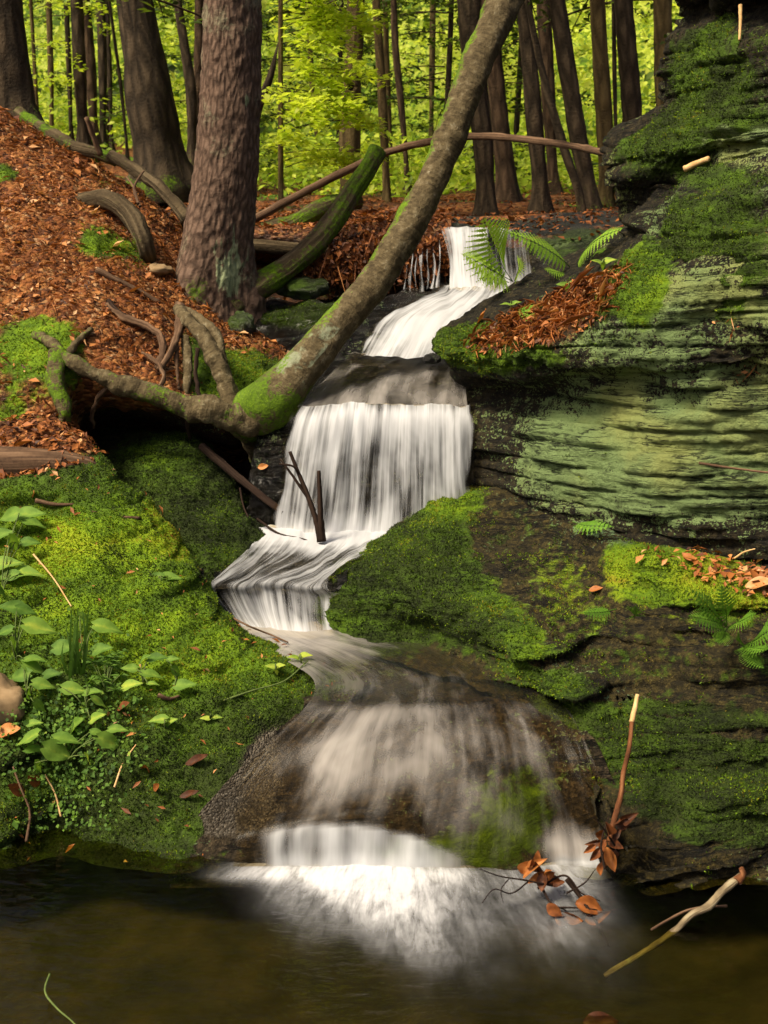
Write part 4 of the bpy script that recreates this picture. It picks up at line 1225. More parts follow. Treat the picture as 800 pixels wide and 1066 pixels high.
# ================================================================== TREES
def bough(wood, C, N_, start, az, L, rise, droop, n, wid=.32, wr=.012):
    dx, dy = math.sin(az), math.cos(az)
    t = np.linspace(0, 1, 6)
    pth = np.stack([start[0] + dx * L * t, start[1] + dy * L * t, start[2] + rise * t - droop * t * t], 1)
    MB().tube(pth, np.linspace(wr, wr * .25, 6), 4, cap=False).build('branch', M['twig'], wood)
    tt = rng.random(n) ** .8 * .9 + .1
    c = np.stack([np.interp(tt, t, pth[:, k]) for k in range(3)], 1)
    lat = rng.uniform(-1, 1, n) * L * wid * (1.05 - tt) ** .7
    c[:, 0] += dy * lat
    c[:, 1] += -dx * lat
    c[:, 2] += -.10 * np.abs(lat) + .02 * rng.normal(size=n)
    C.append(c)
    N_.append(np.array([0, 0, 1.0]) + .35 * rng.normal(size=(n, 3)))


def grow(name, cat, label, group, pts, widths, Y, bark, leafmat, height=6.5, boughs=14, low=None, blen=1.3, leaf=.065, lpb=90, seg=12, tint=(.45, .25), rough=.10, flare=.5, base_drop=.12, parts=None, side=None):
    """pts: (px,py) from the foot up to the top of the picture; the trunk goes on above it"""
    L = np.array([P(px, py, Y + (dy[0] if dy else 0)) for px, py, *dy in pts])
    s = Y / FPX * 1.02
    R = np.array(widths) * .5 * s
    foot = L[0] - np.array([0, 0, base_drop])
    up = L[-1] - L[-2]
    up = up / np.linalg.norm(up) * .6 + np.array([0, 0, .4])
    up /= np.linalg.norm(up)
    hs = np.linspace(.8, 1, 3)
    top = [L[-1] + up * (height - (L[-1][2] - foot[2])) * k for k in (.35, .7, 1.0)]
    Pth = np.vstack([[foot], L, top])
    Rad = np.concatenate([[R[0] * (1 + flare)], R, R[-1] * np.array([.7, .4, .12])])
    t = thing(name, label, cat, [foot[0], foot[1], foot[2]], group)
    V, F, uv = tube(Pth, Rad, seg, step=max(.05, R.mean() * .9), rough=rough, rseed=int(abs(L[0][0]) * 50), rfreq=1.2 / max(R.mean(), .02))
    # root flare with lobes
    if flare:
        c = np.array([np.interp(V[:, 2], Pth[:, 2], Pth[:, k]) for k in (0, 1)]).T
        th = np.arctan2(V[:, 1] - c[:, 1], V[:, 0] - c[:, 0])
        k = np.exp(-np.maximum(V[:, 2] - L[0][2], 0) / (R[0] * 1.8)) * flare * .5 * (1 + .9 * np.sin(th * 4 + L[0][0] * 9))
        V[:, :2] += (V[:, :2] - c) * k[:, None]
    zz = V[:, 2] - L[0][2]
    n = len(V)
    mk('trunk', V, F, bark, t, uv=uv, attrs={'moss': .42 * np.exp(-np.maximum(zz, 0) / .22) + .0 * zz, 'lichen': full(n), 'tint': full(n)})
    if boughs:
        wood, C, N_ = t, [], []
        low = low if low is not None else P(400, -40, Y)[2]
        for k in range(boughs):
            h = low + (foot[2] + height - low) * (k / boughs) ** 1.1
            q = np.array([np.interp(h, Pth[:, 2], Pth[:, j]) for j in (0, 1)])
            az = rng.uniform(0, 2 * math.pi) if side is None else side + rng.uniform(-.9, .9)
            ll = blen * (1.05 - .6 * k / boughs) * rng.uniform(.7, 1.2)
            bough(wood, C, N_, (q[0], q[1], h), az, ll, rng.uniform(-.05, .25) * ll, rng.uniform(.1, .4) * ll, int(lpb * rng.uniform(.7, 1.3)))
        C = np.concatenate(C)
        N_ = np.concatenate(N_)
        v, f, tt = leaf_cloud(C, leaf * rng.uniform(.6, 1.4, len(C)), N_, np.clip(tint[0] + tint[1] * rng.normal(size=len(C)), 0, 1), aspect=.5)
        crown = MB()
        crown.add(v, f, None, tt)
        crown.build('crown', leafmat, t)
    return t, Pth, Rad


GT = 'forest trees behind the waterfall'
T = [
    # name, label, foot..top pixels, widths, Y, bark, boughs, opts
    ('hemlock_tree', 'big dark trunk cut by the left edge, its mossy root running down the slope', [(12, 122), (8, 60), (2, 0)], [48, 40, 38], 6.1, 'bark_dark', dict(boughs=12)),
    ('forest_tree', 'slim pale grey trunk, leftmost thin one beside the big edge trunk', [(55, 150), (53, 70), (51, 0)], [7, 6, 6], 11, 'bark_tan', {}),
    ('forest_tree', 'thin dark trunk just left of the pair of thick dark trunks', [(75, 150), (72, 70), (69, 0)], [6, 5.5, 5], 10.5, 'bark_dark', {}),
    ('hemlock_tree', 'dark straight trunk, front one of the close pair at left', [(88, 156), (83, 70), (80, 0)], [16, 13, 12], 9.5, 'bark_dark', {}),
    ('forest_tree', 'brown lighter trunk rising close behind the dark front one of the left pair', [(99, 152), (94, 70), (88, 0)], [13, 12, 11], 11, 'bark_red', {}),
    ('forest_tree', 'dark trunk nearest to the left side of the big leaning hemlock', [(108, 156), (107, 70), (105, 0)], [10, 9, 9], 12, 'bark_dark', {}),
    ('forest_tree', 'thinnest dark trunk between the pair at left and the big hemlock', [(117, 158), (114, 70), (111, 0)], [6, 5.5, 5], 12.5, 'bark_dark', {}),
    ('sapling_tree', 'bent thin dark sapling right beside the big hemlock trunk at left', [(133, 165), (126, 90), (118, 30), (114, 0)], [4, 3.6, 3, 3], 10, 'bark_dark', dict(boughs=6, height=4)),
    ('hemlock_tree', 'massive dark brown trunk leaning left with flared foot, second big one from left', [(170, 188), (156, 100), (147, 40), (140, 0)], [54, 44, 37, 34], 7.4, 'bark_dark', dict(boughs=12, seg=18)),
    ('forest_tree', 'curved slim trunk meeting its neighbour in a V, left of the lichen spotted hemlock', [(200, 166), (199, 95), (191, 40), (185, 0)], [11, 11, 9, 8], 9.2, 'bark_dark', {}),
    ('forest_tree', 'straighter slim trunk of the V, half hidden by the lichen spotted hemlock', [(203, 168), (206, 90), (208, 0)], [9, 9, 9], 9.4, 'bark_red', {}),
    ('forest_tree', 'thin tan trunk behind the bright green beech leaves', [(334, 196), (326, 100), (321, 0)], [6, 5, 5], 11, 'bark_tan', {}),
    ('snag', 'short dark broken stem slanting right of the lichen spotted hemlock', [(262, 190), (270, 110), (284, 72)], [8, 8, 6], 8.5, 'bark_dark', dict(boughs=0, height=1.0, flare=0)),
    ('hollow_tree', 'grey brown trunk with a dark knothole, middle of the forest', [(366, 222), (364, 150), (367, 90), (371, 0)], [27, 22, 18, 17], 8.0, 'bark_tan', dict(boughs=10)),
    ('forest_tree', 'slim trunk with a pale stripe, right of the knothole trunk', [(403, 216), (399, 120), (392, 0)], [11, 9, 8], 8.8, 'bark_tan', {}),
    ('forest_tree', 'pale thin trunk close behind the striped slim trunk', [(408, 200), (404, 100), (401, 0)], [6, 6, 5], 10.5, 'bark_tan', {}),
    ('forest_tree', 'slightly crooked reddish trunk, left of the leaning mossy trunk', [(424, 198), (417, 100), (412, 50), (410, 0)], [8, 7, 7, 6], 9.6, 'bark_red', {}),
    ('forest_tree', 'pale slim trunk in the gap before the leaning mossy trunk', [(449, 150), (450, 70), (451, 0)], [7, 6, 6], 12, 'bark_tan', {}),
    ('hemlock_tree', 'thick dark trunk crossed by the leaning mossy trunk', [(506, 226), (502, 140), (493, 60), (488, 0)], [26, 20, 22, 23], 7.2, 'bark_dark', dict(boughs=12)),
    ('hemlock_tree', 'reddish trunk with flared foot just right behind the crossed dark trunk', [(528, 210), (522, 140), (516, 80), (508, 0)], [26, 18, 17, 17], 8.2, 'bark_red', {}),
    ('hemlock_tree', 'dark trunk in front, above the fern at the lip of the fall', [(563, 224), (556, 120), (549, 40), (546, 0)], [22, 17, 15, 15], 7.3, 'bark_dark', {}),
    ('forest_tree', 'brown trunk set back between two dark trunks at right', [(575, 196), (571, 100), (566, 0)], [16, 14, 14], 9.4, 'bark_red', {}),
    ('sapling_tree', 'thin dark stem slanting right across the dark trunks', [(606, 222), (586, 150), (566, 80), (553, 20)], [9, 9, 7, 6], 7.0, 'bark_dark', dict(boughs=5, height=3.2, flare=.2)),
    ('hemlock_tree', 'dark trunk leaning left, nearest to the mossy step at right', [(614, 224), (600, 130), (586, 40), (580, 0)], [25, 18, 17, 16], 7.4, 'bark_dark', {}),
    ('forest_tree', 'yellowish tan trunk left of the cliff', [(630, 216), (629, 120), (624, 40), (622, 0)], [19, 17, 15, 15], 8.2, 'bark_tan', {}),
    ('sapling_tree', 'arched thin dark stem leaning onto the tan trunk', [(628, 150), (620, 90), (608, 40), (602, 0)], [6, 6, 5, 5], 8.0, 'bark_dark', dict(boughs=4, height=4, flare=0, base_drop=.0)),
    ('forest_tree', 'thin dark pole between the tan trunk and the dark one by the cliff', [(641, 170), (640, 80), (639, 0)], [5, 4.5, 4], 9, 'bark_dark', {}),
    ('hemlock_tree', 'straight dark trunk rising behind the left tip of the cliff', [(661, 180), (657, 100), (649, 0)], [22, 20, 18], 8.2, 'bark_dark', {}),
    ('forest_tree', 'greenish trunk half hidden behind the cliff, rightmost of the forest', [(692, 170), (691, 80), (690, 0)], [20, 18, 18], 8.8, 'bark_tan', dict(boughs=16, low=1.55 + 8.8 * .10)),
]
for nm, lab, pts, wd, Y, bk, o in T:
    kw = dict(boughs=7, lpb=60)
    kw.update(o)
    t, Pth, Rad = grow(nm, 'tree', lab, None if nm in ('snag', 'hollow_tree') else GT, pts, wd, Y, M[bk], M['hemlock'], **kw)
    if nm == 'hollow_tree':
        c = P(366, 91, 7.93)
        r = .028
        th = np.linspace(0, 2 * np.pi, 15)
        ring = c + np.stack([r * np.cos(th) * 1.0, 0 * th - .012, r * 1.2 * np.sin(th)], 1) + np.array([0, -.02, 0])
        V, F, uv = tube(ring, full(15, .012), 8, rough=.2)
        kn = mk('knothole', V, F, M['bark_tan'], t, uv=uv)
        e = MB()
        th2 = np.linspace(0, 2 * np.pi, 12, endpoint=False)
        V = np.vstack([[c + np.array([0, -.014, 0])], c + np.stack([r * np.cos(th2), 0 * th2 - .018, r * 1.2 * np.sin(th2)], 1)])
        e.add(V, np.stack([np.zeros(12, int), 1 + np.arange(12), 1 + (np.arange(12) + 1) % 12], 1))
        e.build('hollow', M['wood_dark'], kn)  # flat dark disc, its colour stands in for the shade inside the knothole

# hemlocks further back whose boughs hang into the picture
GB = 'hemlock saplings with low boughs in the forest'
for lab, px, py, Y, nb, h0, h1, bl in (
        ('dark green hemlock sapling filling the gap between the thin trunks and the leaning trunk', 462, 176, 10.5, 46, .4, 3.4, 1.3),
        ('dark hemlock sapling spreading behind the knothole trunk', 352, 172, 12.5, 40, .5, 4.0, 1.5),
        ('hemlock sapling with drooping boughs right of the crossed dark trunk', 535, 176, 11.5, 26, 1.2, 3.8, 1.1),
        ('hemlock sapling among the thin trunks left of the big dark hemlock', 112, 150, 13.5, 26, .3, 4.0, 1.5),
        ('hemlock sapling between the V trunks and the lichen spotted hemlock', 222, 170, 12.5, 34, .5, 4.0, 1.5)):
    b = P(px, py, Y)
    b[2] = floor_at(b[0], b[1]) - .03
    t = thing('hemlock_sapling', lab, 'tree', b, GB)
    wood, C, N_ = t, [], []
    MB().tube([b, b + np.array([.05, 0, h1 * .5]), b + np.array([0, .05, h1 + .6])], [.03, .02, .006], 7).build('trunk', M['bark_dark'], t)
    for k in range(nb):
        h = b[2] + h0 + (h1 - h0) * k / nb
        h += rng.uniform(-.15, .15)
        bough(wood, C, N_, (b[0], b[1], h), rng.uniform(0, 6.28), bl * (1.1 - .75 * k / nb) * rng.uniform(.6, 1.15), rng.uniform(-.1, .3), rng.uniform(.15, .5), 170, wr=.006)
    C, N_ = np.concatenate(C), np.concatenate(N_)
    v, f, tt = leaf_cloud(C, .055 * rng.uniform(.6, 1.4, len(C)), N_, np.clip(.42 + .25 * rng.normal(size=len(C)), 0, 1), aspect=.45)
    MB().add(v, f, None, tt).build('crown', M['hemlock'], t)

# young beeches with flat layered sprays of bright leaves
for lab, px, py, Y, nb, h0, h1, bl, lp, side in (
        ('young beech with bright yellow green layered leaves right of the lichen spotted hemlock', 292, 198, 6.9, 46, .3, 2.0, .52, 130, 1.25),
        ('young beech with bright leaves in the gap behind the big edge trunk at left', 40, 140, 9.8, 26, .2, 2.9, .75, 90, None),
        ('young beech spreading pale leaves between the two dark trunks and the cliff', 645, 196, 11.5, 20, .5, 3.2, .8, 80, None),
        ('low young beech with bright leaves behind the V shaped trunks', 236, 180, 10.5, 22, .3, 2.8, .75, 80, 3.6)):
    b = P(px, py, Y)
    b[2] = floor_at(b[0], b[1]) - .03
    t = thing('beech_sapling', lab, 'tree', b, 'young beeches in the forest')
    wood, C, N_ = t, [], []
    MB().tube([b, b + np.array([.02, 0, h1 * .5]), b + np.array([.05, .05, h1 + .4])], [.016, .013, .006], 7).build('trunk', M['bark_tan'], t)
    for k in range(nb):
        h = b[2] + h0 + (h1 - h0) * k / nb
        az = rng.uniform(0, 6.28) if (side is None or rng.random() < .25) else side + rng.uniform(-.8, .8)
        bough(wood, C, N_, (b[0] + .03, b[1], h), az, bl * rng.uniform(.6, 1.3), rng.uniform(-.02, .22), rng.uniform(.08, .3), lp, wid=.42, wr=.0028)
    C, N_ = np.concatenate(C), np.concatenate(N_)
    v, f, tt = leaf_cloud(C, .048 * rng.uniform(.7, 1.3, len(C)), N_, np.clip((.95 if px == 292 else .74) + .17 * rng.normal(size=len(C)), 0, 1), aspect=.6, fold=.06)
    MB().add(v, f, None, tt).build('crown', M['beech'], t)


def far_wood():
    mb = MB()
    for ncl, y0, y1, z0, z1, per, size in ((400, 13, 26, -.2, 4.2, 150, .11), (300, 24, 40, 1, 12, 110, .20), (170, 34, 55, 8, 32, 90, .45)):
        Y = rng.uniform(y0, y1, ncl)
        X = rng.uniform(-1, 1, ncl) * (.42 * Y + 2)
        Z = ground_z(X, Y) + z0 + (z1 - z0) * rng.random(ncl) ** (1.15 if z1 < 5 else 1)
        cl = np.stack([X, Y, Z], 1)
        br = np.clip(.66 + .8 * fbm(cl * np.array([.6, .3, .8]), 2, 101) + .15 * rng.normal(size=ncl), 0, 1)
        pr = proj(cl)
        br = br + .42 * np.exp(-((pr[:, 0] - 620) / 110) ** 2) + .3 * np.exp(-((pr[:, 0] - 45) / 60) ** 2)  # forest glow put into the leaf tint, at right and far left
        keep = np.ones(ncl, bool)
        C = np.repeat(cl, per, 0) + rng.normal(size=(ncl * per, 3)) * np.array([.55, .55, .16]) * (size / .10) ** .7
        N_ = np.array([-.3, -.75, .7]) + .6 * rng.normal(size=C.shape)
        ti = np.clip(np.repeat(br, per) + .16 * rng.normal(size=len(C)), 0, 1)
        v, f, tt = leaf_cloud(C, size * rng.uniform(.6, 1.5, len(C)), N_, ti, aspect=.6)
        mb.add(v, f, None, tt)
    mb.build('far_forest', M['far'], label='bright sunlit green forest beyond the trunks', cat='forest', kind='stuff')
    # low plants on the forest floor
    n = 520
    Y = rng.uniform(9.0, 19, n)
    X = rng.uniform(-1, 1, n) * (.36 * Y + .5)
    c = np.stack([X, Y, ground_z(X, Y)], 1)
    dens = fbm(c * .6, 2, 111)
    c = c[(dens > -.15) & ~((X > -3.8) & (X < -.9) & (Y < 10.5))]
    per = 60
    C = np.repeat(c, per, 0) + rng.normal(size=(len(c) * per, 3)) * np.array([.28, .28, 0]) + np.array([0, 0, 1]) * (rng.random((len(c) * per, 1)) ** 1.3 * .42 + .02)
    v, f, tt = leaf_cloud(C, .07 * rng.uniform(.6, 1.4, len(C)), np.array([0, -.4, 1]) + .5 * rng.normal(size=C.shape), np.clip(.6 + .2 * rng.normal(size=len(C)), 0, 1))
    MB().add(v, f, None, tt).build('undergrowth', M['beech'], label='bright green undergrowth on the forest floor behind the trunks', cat='undergrowth', kind='stuff')


far_wood()

# ------------------------------------------------------------------ the near hemlock
def near_hemlock():
    Y = 4.92
    pts = [(218, 345), (220, 310), (223, 270), (229, 225), (236, 170), (240, 100), (242, 0)]
    wd = [100, 84, 73, 66, 62, 58, 54]
    L = np.array([P(px, py, Y) for px, py in pts])
    R = np.array(wd) * .5 * Y / FPX * 1.01
    up = np.array([.03, .02, 1.0])
    Pth = np.vstack([[L[0] - np.array([0, 0, .25])], L, [L[-1] + up * 1.6, L[-1] + up * 4, L[-1] + up * 7]])
    Rad = np.concatenate([[R[0] * 1.15], R, [R[-1] * .85, R[-1] * .5, .02]])
    seg = 150
    V, F, uv = tube(Pth[:9], Rad[:9], seg, step=.008, rough=0, cap=False)
    C = np.stack([np.interp(V[:, 2], Pth[:, 2], Pth[:, k]) for k in range(3)], 1)
    th = np.arctan2(V[:, 1] - C[:, 1], V[:, 0] - C[:, 0])
    zz = V[:, 2] - L[1][2]
    # plated bark: ridges that run up the trunk and break
    q = np.stack([np.cos(th) * 4.2, np.sin(th) * 4.2, V[:, 2] * 3.2], 1)
    wob = fbm(q * .8, 2, 121)
    rid = 1 - np.abs(fbm(np.stack([np.cos(th) * 9 + wob * 1.2, np.sin(th) * 9 + wob * 1.2, V[:, 2] * 11], 1), 3, 122)) * 2.4
    d = .0025 * np.clip(rid, -.8, 1) + .006 * fbm(V * np.array([45, 45, 30]), 3, 123) + .008 * fbm(V * np.array([14, 14, 8]), 2, 124)
    # buttress roots
    lob = (.5 + .5 * np.cos((th + math.pi / 2 + .55) * 3)) ** 2
    d = d + .07 * np.exp(-np.maximum(zz, 0) / .16) * (lob - .3)
    n_ = V - C
    n_[:, 2] = 0
    n_ /= np.linalg.norm(n_, axis=1, keepdims=True) + 1e-9
    V = V + n_ * d[:, None]
    pr = proj(V)
    lich = np.exp(-((pr[:, 0] - 240) / 22) ** 2 - ((pr[:, 1] - 285) / 45) ** 2) * .65 + np.exp(-((pr[:, 0] - 236) / 30) ** 2 - ((pr[:, 1] - 220) / 60) ** 2) * .18
    lich += np.exp(-((pr[:, 0] - 256) / 6) ** 2 - ((pr[:, 1] - 105) / 14) ** 2) * .55
    lich *= (V[:, 1] < C[:, 1])
    mo = .55 * np.exp(-((pr[:, 0] - 205) / 25) ** 2 - ((pr[:, 1] - 300) / 30) ** 2) + .3 * np.exp(-((pr[:, 0] - 235) / 30) ** 2 - ((pr[:, 1] - 335) / 15) ** 2)
    t = thing('hemlock_tree', 'tall reddish brown hemlock with pale green lichen on its foot, nearest upright trunk', 'tree', L[0])
    mk('trunk', V, F, M['bark_big'], t, uv=uv, attrs={'lichen': lich, 'moss': mo, 'tint': full(len(V))})
    wood, Cc, N_ = t, [], []
    V2, F2, uv2 = tube(Pth[8:], Rad[8:], 16)
    mk('upper_trunk', V2, F2, M['bark_dark'], t, uv=uv2)
    for k in range(16):
        h = 3.0 + .3 * k
        bough(wood, Cc, N_, (L[-1][0] + .05, Y + .05, h), rng.uniform(0, 6.28), rng.uniform(.8, 1.5), .1, .4, 120)
    Cc, N_ = np.concatenate(Cc), np.concatenate(N_)
    v, f, tt = leaf_cloud(Cc, .06 * rng.uniform(.6, 1.4, len(Cc)), N_, np.clip(.45 + .2 * rng.normal(size=len(Cc)), 0, 1), aspect=.45)
    MB().add(v, f, None, tt).build('crown', M['hemlock'], t)


near_hemlock()

# ------------------------------------------------------------------ the leaning mossy trunk and its roots
def leaning_tree():
    pts = [(262, 432, 4.10), (285, 418, 4.02), (310, 388, 4.02), (345, 348, 4.08), (385, 300, 4.16), (425, 238, 4.26), (455, 178, 4.36), (484, 100, 4.46), (508, 40, 4.56), (530, -10, 4.66)]
    wd = [56, 58, 44, 38, 34, 32, 31, 31, 32, 34]
    L = np.array([P(*p) for p in pts])
    R = np.array([w * .5 * p[2] / FPX for w, p in zip(wd, pts)])
    ex = L[-1] - L[-3]
    ex /= np.linalg.norm(ex)
    Pth = np.vstack([L, [L[-1] + ex * 1.2 + np.array([0, .3, .3]), L[-1] + ex * 3.0 + np.array([0, .8, 1.2])]])
    Rad = np.concatenate([R, [R[-1] * .75, .02]])
    V, F, uv = tube(Pth, Rad, 56, step=.014, rough=.0)
    nr = fbm(V * 7, 3, 131)
    c = np.stack([np.interp(V[:, 2], Pth[:, 2], Pth[:, k]) for k in range(3)], 1)
    dd = V - c
    dd /= np.linalg.norm(dd, axis=1, keepdims=True) + 1e-9
    V = V + dd * (.013 * nr + .004 * fbm(V * 40, 2, 132) + .010 * np.clip(fbm(V * 4.2, 2, 138) - .25, 0, 1))[:, None]
    t = thing('leaning_tree', 'mossy mottled tree trunk leaning right across the waterfall from its exposed roots', 'tree', L[1])
    mo = .12 + .5 * sstep(.1, .8, dd[:, 2] - dd[:, 0] * .6) + .45 * sstep(.98, .86, V[:, 2])
    li = .35 * np.exp(-((V[:, 2] - .98) / .12) ** 2) * (dd[:, 0] < .3)
    mk('trunk', V, F, M['bark_birch'], t, uv=uv, attrs={'moss': mo, 'lichen': li, 'tint': full(len(V))})

    def root(pp, w0, w1, mat='bark_birch', moss=.2, seg=12):
        LL = np.array([P(*p) for p in pp])
        rr = np.linspace(w0, w1, len(LL)) * .5 * 4.1 / FPX
        V, F, uv = tube(LL, rr, seg + 8, step=.009, rough=.42, rseed=int(pp[0][0]), rfreq=13)
        V = V + .006 * np.stack([fbm(V * 30, 3, 135), fbm(V * 30, 3, 136), fbm(V * 30, 3, 137)], 1)
        m = moss + .25 * fbm(V * 8, 2, 133)
        mk('root', V, F, M[mat], t, uv=uv, attrs={'moss': m, 'lichen': full(len(V)), 'tint': full(len(V))})
    root([(290, 424, 4.05), (262, 436, 4.02), (230, 430, 3.99), (200, 424, 3.98), (160, 412, 3.98), (115, 396, 3.97), (78, 378, 3.97), (55, 358, 4.02), (40, 350, 4.12), (24, 352, 4.32)], 34, 6, moss=.36, seg=18)
    root([(246, 440, 4.05), (238, 410, 4.08), (228, 378, 4.12), (212, 352, 4.17), (196, 334, 4.26), (186, 322, 4.40)], 23, 12, moss=.05, seg=14)
    root([(232, 378, 4.13), (226, 352, 4.18), (212, 334, 4.25), (196, 325, 4.36), (186, 318, 4.5)], 12, 8, moss=.0)
    root([(188, 318, 4.42), (187, 340, 4.26), (180, 362, 4.18), (166, 386, 4.12)], 11, 7, 'wood', moss=.0)
    root([(193, 350, 4.24), (196, 385, 4.17), (193, 412, 4.12)], 10, 8, moss=.1)
    root([(185, 352, 4.22), (184, 385, 4.15), (186, 405, 4.1)], 4, 3, 'wood', moss=.0)
    root([(206, 362, 4.2), (204, 395, 4.15), (210, 420, 4.1)], 5, 4, 'wood_dark', moss=.0)
    root([(165, 384, 4.14), (168, 350, 4.24), (150, 338, 4.28), (128, 330, 4.30), (112, 318, 4.34)], 8, 7, 'wood', moss=.15)
    root([(60, 365, 4.0), (58, 395, 3.94), (66, 425, 3.90), (68, 440, 3.90)], 19, 13, moss=.5)
    root([(120, 398, 3.99), (104, 412, 4.0), (96, 430, 4.02), (98, 446, 4.06)], 7, 3, 'wood', moss=.1)
    root([(160, 412, 3.99), (170, 396, 4.04), (164, 378, 4.12), (148, 366, 4.18)], 7, 4, 'wood', moss=.1)
    root([(205, 424, 4.0), (196, 440, 4.04), (198, 456, 4.1)], 6, 3, 'wood_dark', moss=.0)
    root([(70, 372, 3.99), (84, 352, 4.12), (96, 342, 4.17)], 9, 5, moss=.3)
    root([(252, 438, 4.06), (262, 455, 4.12), (268, 480, 4.2)], 34, 14, moss=.4)
    root([(275, 430, 4.08), (292, 446, 4.12), (290, 470, 4.2)], 34, 16, moss=.2)


leaning_tree()

# ------------------------------------------------------------------ logs, roots and sticks
stick('mossy_log', [(240, 322, 4.86), (262, 303, 4.92), (300, 278, 5.0), (330, 252, 5.08), (352, 224, 5.16), (374, 190, 5.26), (393, 158, 5.36)], 27, M['log'], 'thick mossy green log with a cut upper end, leaning up behind the hemlock', 'log', taper=.72, seg=26, rough=.25, moss=.66)
stick('fallen_pole', [(262, 230, 5.5), (300, 209, 5.6), (350, 183, 5.7), (400, 160, 5.75), (440, 149, 5.6), (490, 142, 5.4), (545, 145, 5.1), (590, 151, 4.8), (640, 161, 4.42)], 9, M['wood'], 'long brown pole arching across the forest behind the leaning trunk to the cliff', 'branch', taper=.7, seg=10)
stick('rotten_log', [(255, 246, 5.5), (290, 240, 5.55), (320, 226, 5.6), (345, 214, 5.7), (372, 208, 5.8)], 24, M['log'], 'knobbly rotten yellow green log lying under the long brown pole', 'log', taper=.7, seg=18, rough=.5, moss=.62)
stick('grey_log', [(250, 256, 5.3), (290, 258, 5.3), (330, 262, 5.28), (352, 266, 5.25)], 15, M['log'], 'bare grey log lying just below the rotten one beside the hemlock', 'log', taper=.8, seg=14)
stick('tree_root', [(20, 118, 6.0), (40, 132, 5.8), (62, 144, 5.55), (85, 156, 5.42), (105, 160, 5.38), (122, 166, 5.36)], 14, M['log'], 'mossy surface root running along the crest of the slope from the big edge trunk', 'root', taper=.8, seg=14, rough=.35, moss=.62)
stick('fallen_log', [(116, 162, 5.34), (140, 176, 5.26), (165, 194, 5.16), (184, 214, 5.08), (196, 230, 5.02)], 12, M['log'], 'straight grey log lying down the crest toward the hemlock', 'log', taper=1.1, seg=14, rough=.3, moss=.36)
stick('broken_stub', [(105, 162, 5.30), (98, 143, 5.28), (90, 122, 5.26)], 6, M['wood'], 'short pale broken branch stub standing up on the crest of the slope', 'stick', taper=.8)
stick('buried_log', [(80, 214, 5.06), (104, 207, 5.01), (126, 215, 4.93), (141, 232, 4.86), (151, 254, 4.80), (156, 270, 4.84)], 21, M['log'], 'curved grey mossy log half buried in the leaf litter below the crest', 'log', taper=.8, seg=16, rough=.4, moss=.45)
stick('forked_twig', [(146, 215, 4.9), (140, 195, 4.98), (147, 182, 5.04), (150, 178, 5.1)], 3, M['wood'], 'thin pale hooked twig sticking up by the buried log', 'twig')
stick('forked_twig', [(144, 212, 4.9), (138, 192, 5.0), (132, 184, 5.05)], 2.6, M['wood'], 'thin straight pale twig beside the hooked one by the buried log', 'twig')
stick('dead_branch', [(100, 284), (118, 293), (140, 304), (165, 318)], 7, M['wood'], 'grey dead branch lying on the leaf litter above the roots', 'branch', lift=.012)
stick('dead_branch', [(112, 316), (120, 326), (138, 336), (165, 350)], 6, M['wood_dark'], 'dark bent branch lying below the grey one above the roots', 'branch', lift=.012)
stick('dark_stick', [(210, 464, 4.05), (240, 490, 3.98), (268, 513, 3.92), (296, 534, 3.86)], 9, M['wood_dark'], 'dark wet stick slanting down the gully left of the main fall', 'stick', taper=.85)
stick('thin_twig', [(268, 540, 3.86), (292, 556, 3.78), (318, 562, 3.74), (341, 573, 3.70)], 2.6, M['wood_dark'], 'thin dark twig hanging over the water below the main fall', 'twig')
stick('thin_twig', [(250, 508, 3.95), (254, 528, 3.90), (262, 545, 3.86)], 2.2, M['wood_dark'], 'thin dark twig crossing under the slanting wet stick', 'twig')
t = thing('driftwood', 'forked dark driftwood branch standing in the foot of the main fall', 'driftwood', P(334, 563, 3.70))
for pp, w in (([(334, 564, 3.70), (330, 545, 3.71), (322, 520, 3.73), (312, 495, 3.75), (302, 470, 3.77)], 7), ([(336, 563, 3.70), (334, 540, 3.70), (333, 515, 3.71), (332, 490, 3.72)], 8), ([(322, 520, 3.73), (306, 497, 3.74), (292, 478, 3.75)], 4), ([(312, 495, 3.75), (306, 486, 3.74), (291, 483, 3.73)], 3)):
    LL = np.array([P(*p) for p in pp])
    V, F, uv = tube(LL, np.linspace(w, w * .5, len(LL)) * .5 * 3.8 / FPX, 8, rough=.25, rfreq=60)
    mk('branch', V, F, M['wood_dark'], t, uv=uv)
stick('wood_chip', [(713, 176, 3.66), (724, 171, 3.64), (738, 165, 3.60)], 7, M['pale_wood'], 'pale chip of wood lying on a ledge of the upper cliff', 'wood chip', taper=.7)
stick('hanging_root', [(771, 5, 3.66), (771, 25, 3.64), (770, 42, 3.62)], 4, M['pale_wood'], 'short pale root hanging from the top of the cliff', 'root')
stick('thin_twig', [(728, 482, 3.22), (760, 487, 3.18), (800, 492, 3.12), (840, 496, 3.1)], 3, M['wood'], 'thin brown twig caught on the lichen face of the cliff at right', 'twig')
stick('pale_straw', [(765, 580), (776, 573), (787, 570)], 2.2, M['pale_wood'], 'curved pale straw lying on the mossy shelf at right', 'twig', lift=.01)
stick('creeping_stem', [(232, 732), (262, 722), (295, 712), (321, 692)], 2.2, M['stem'], 'thin tan stem creeping across the tip of the mossy bank', 'stem', lift=.012)
stick('creeping_stem', [(205, 602), (225, 625), (258, 655), (282, 664), (300, 672)], 2.6, M['wood'], 'brown root fibre following the edge of the mossy bank above the small fall', 'stem', lift=.01)
stick('dry_stem', [(122, 820), (130, 795), (142, 778)], 2.2, M['pale_wood'], 'dry straw coloured stem lying on the moss below the leafy plants', 'stem', lift=.012)
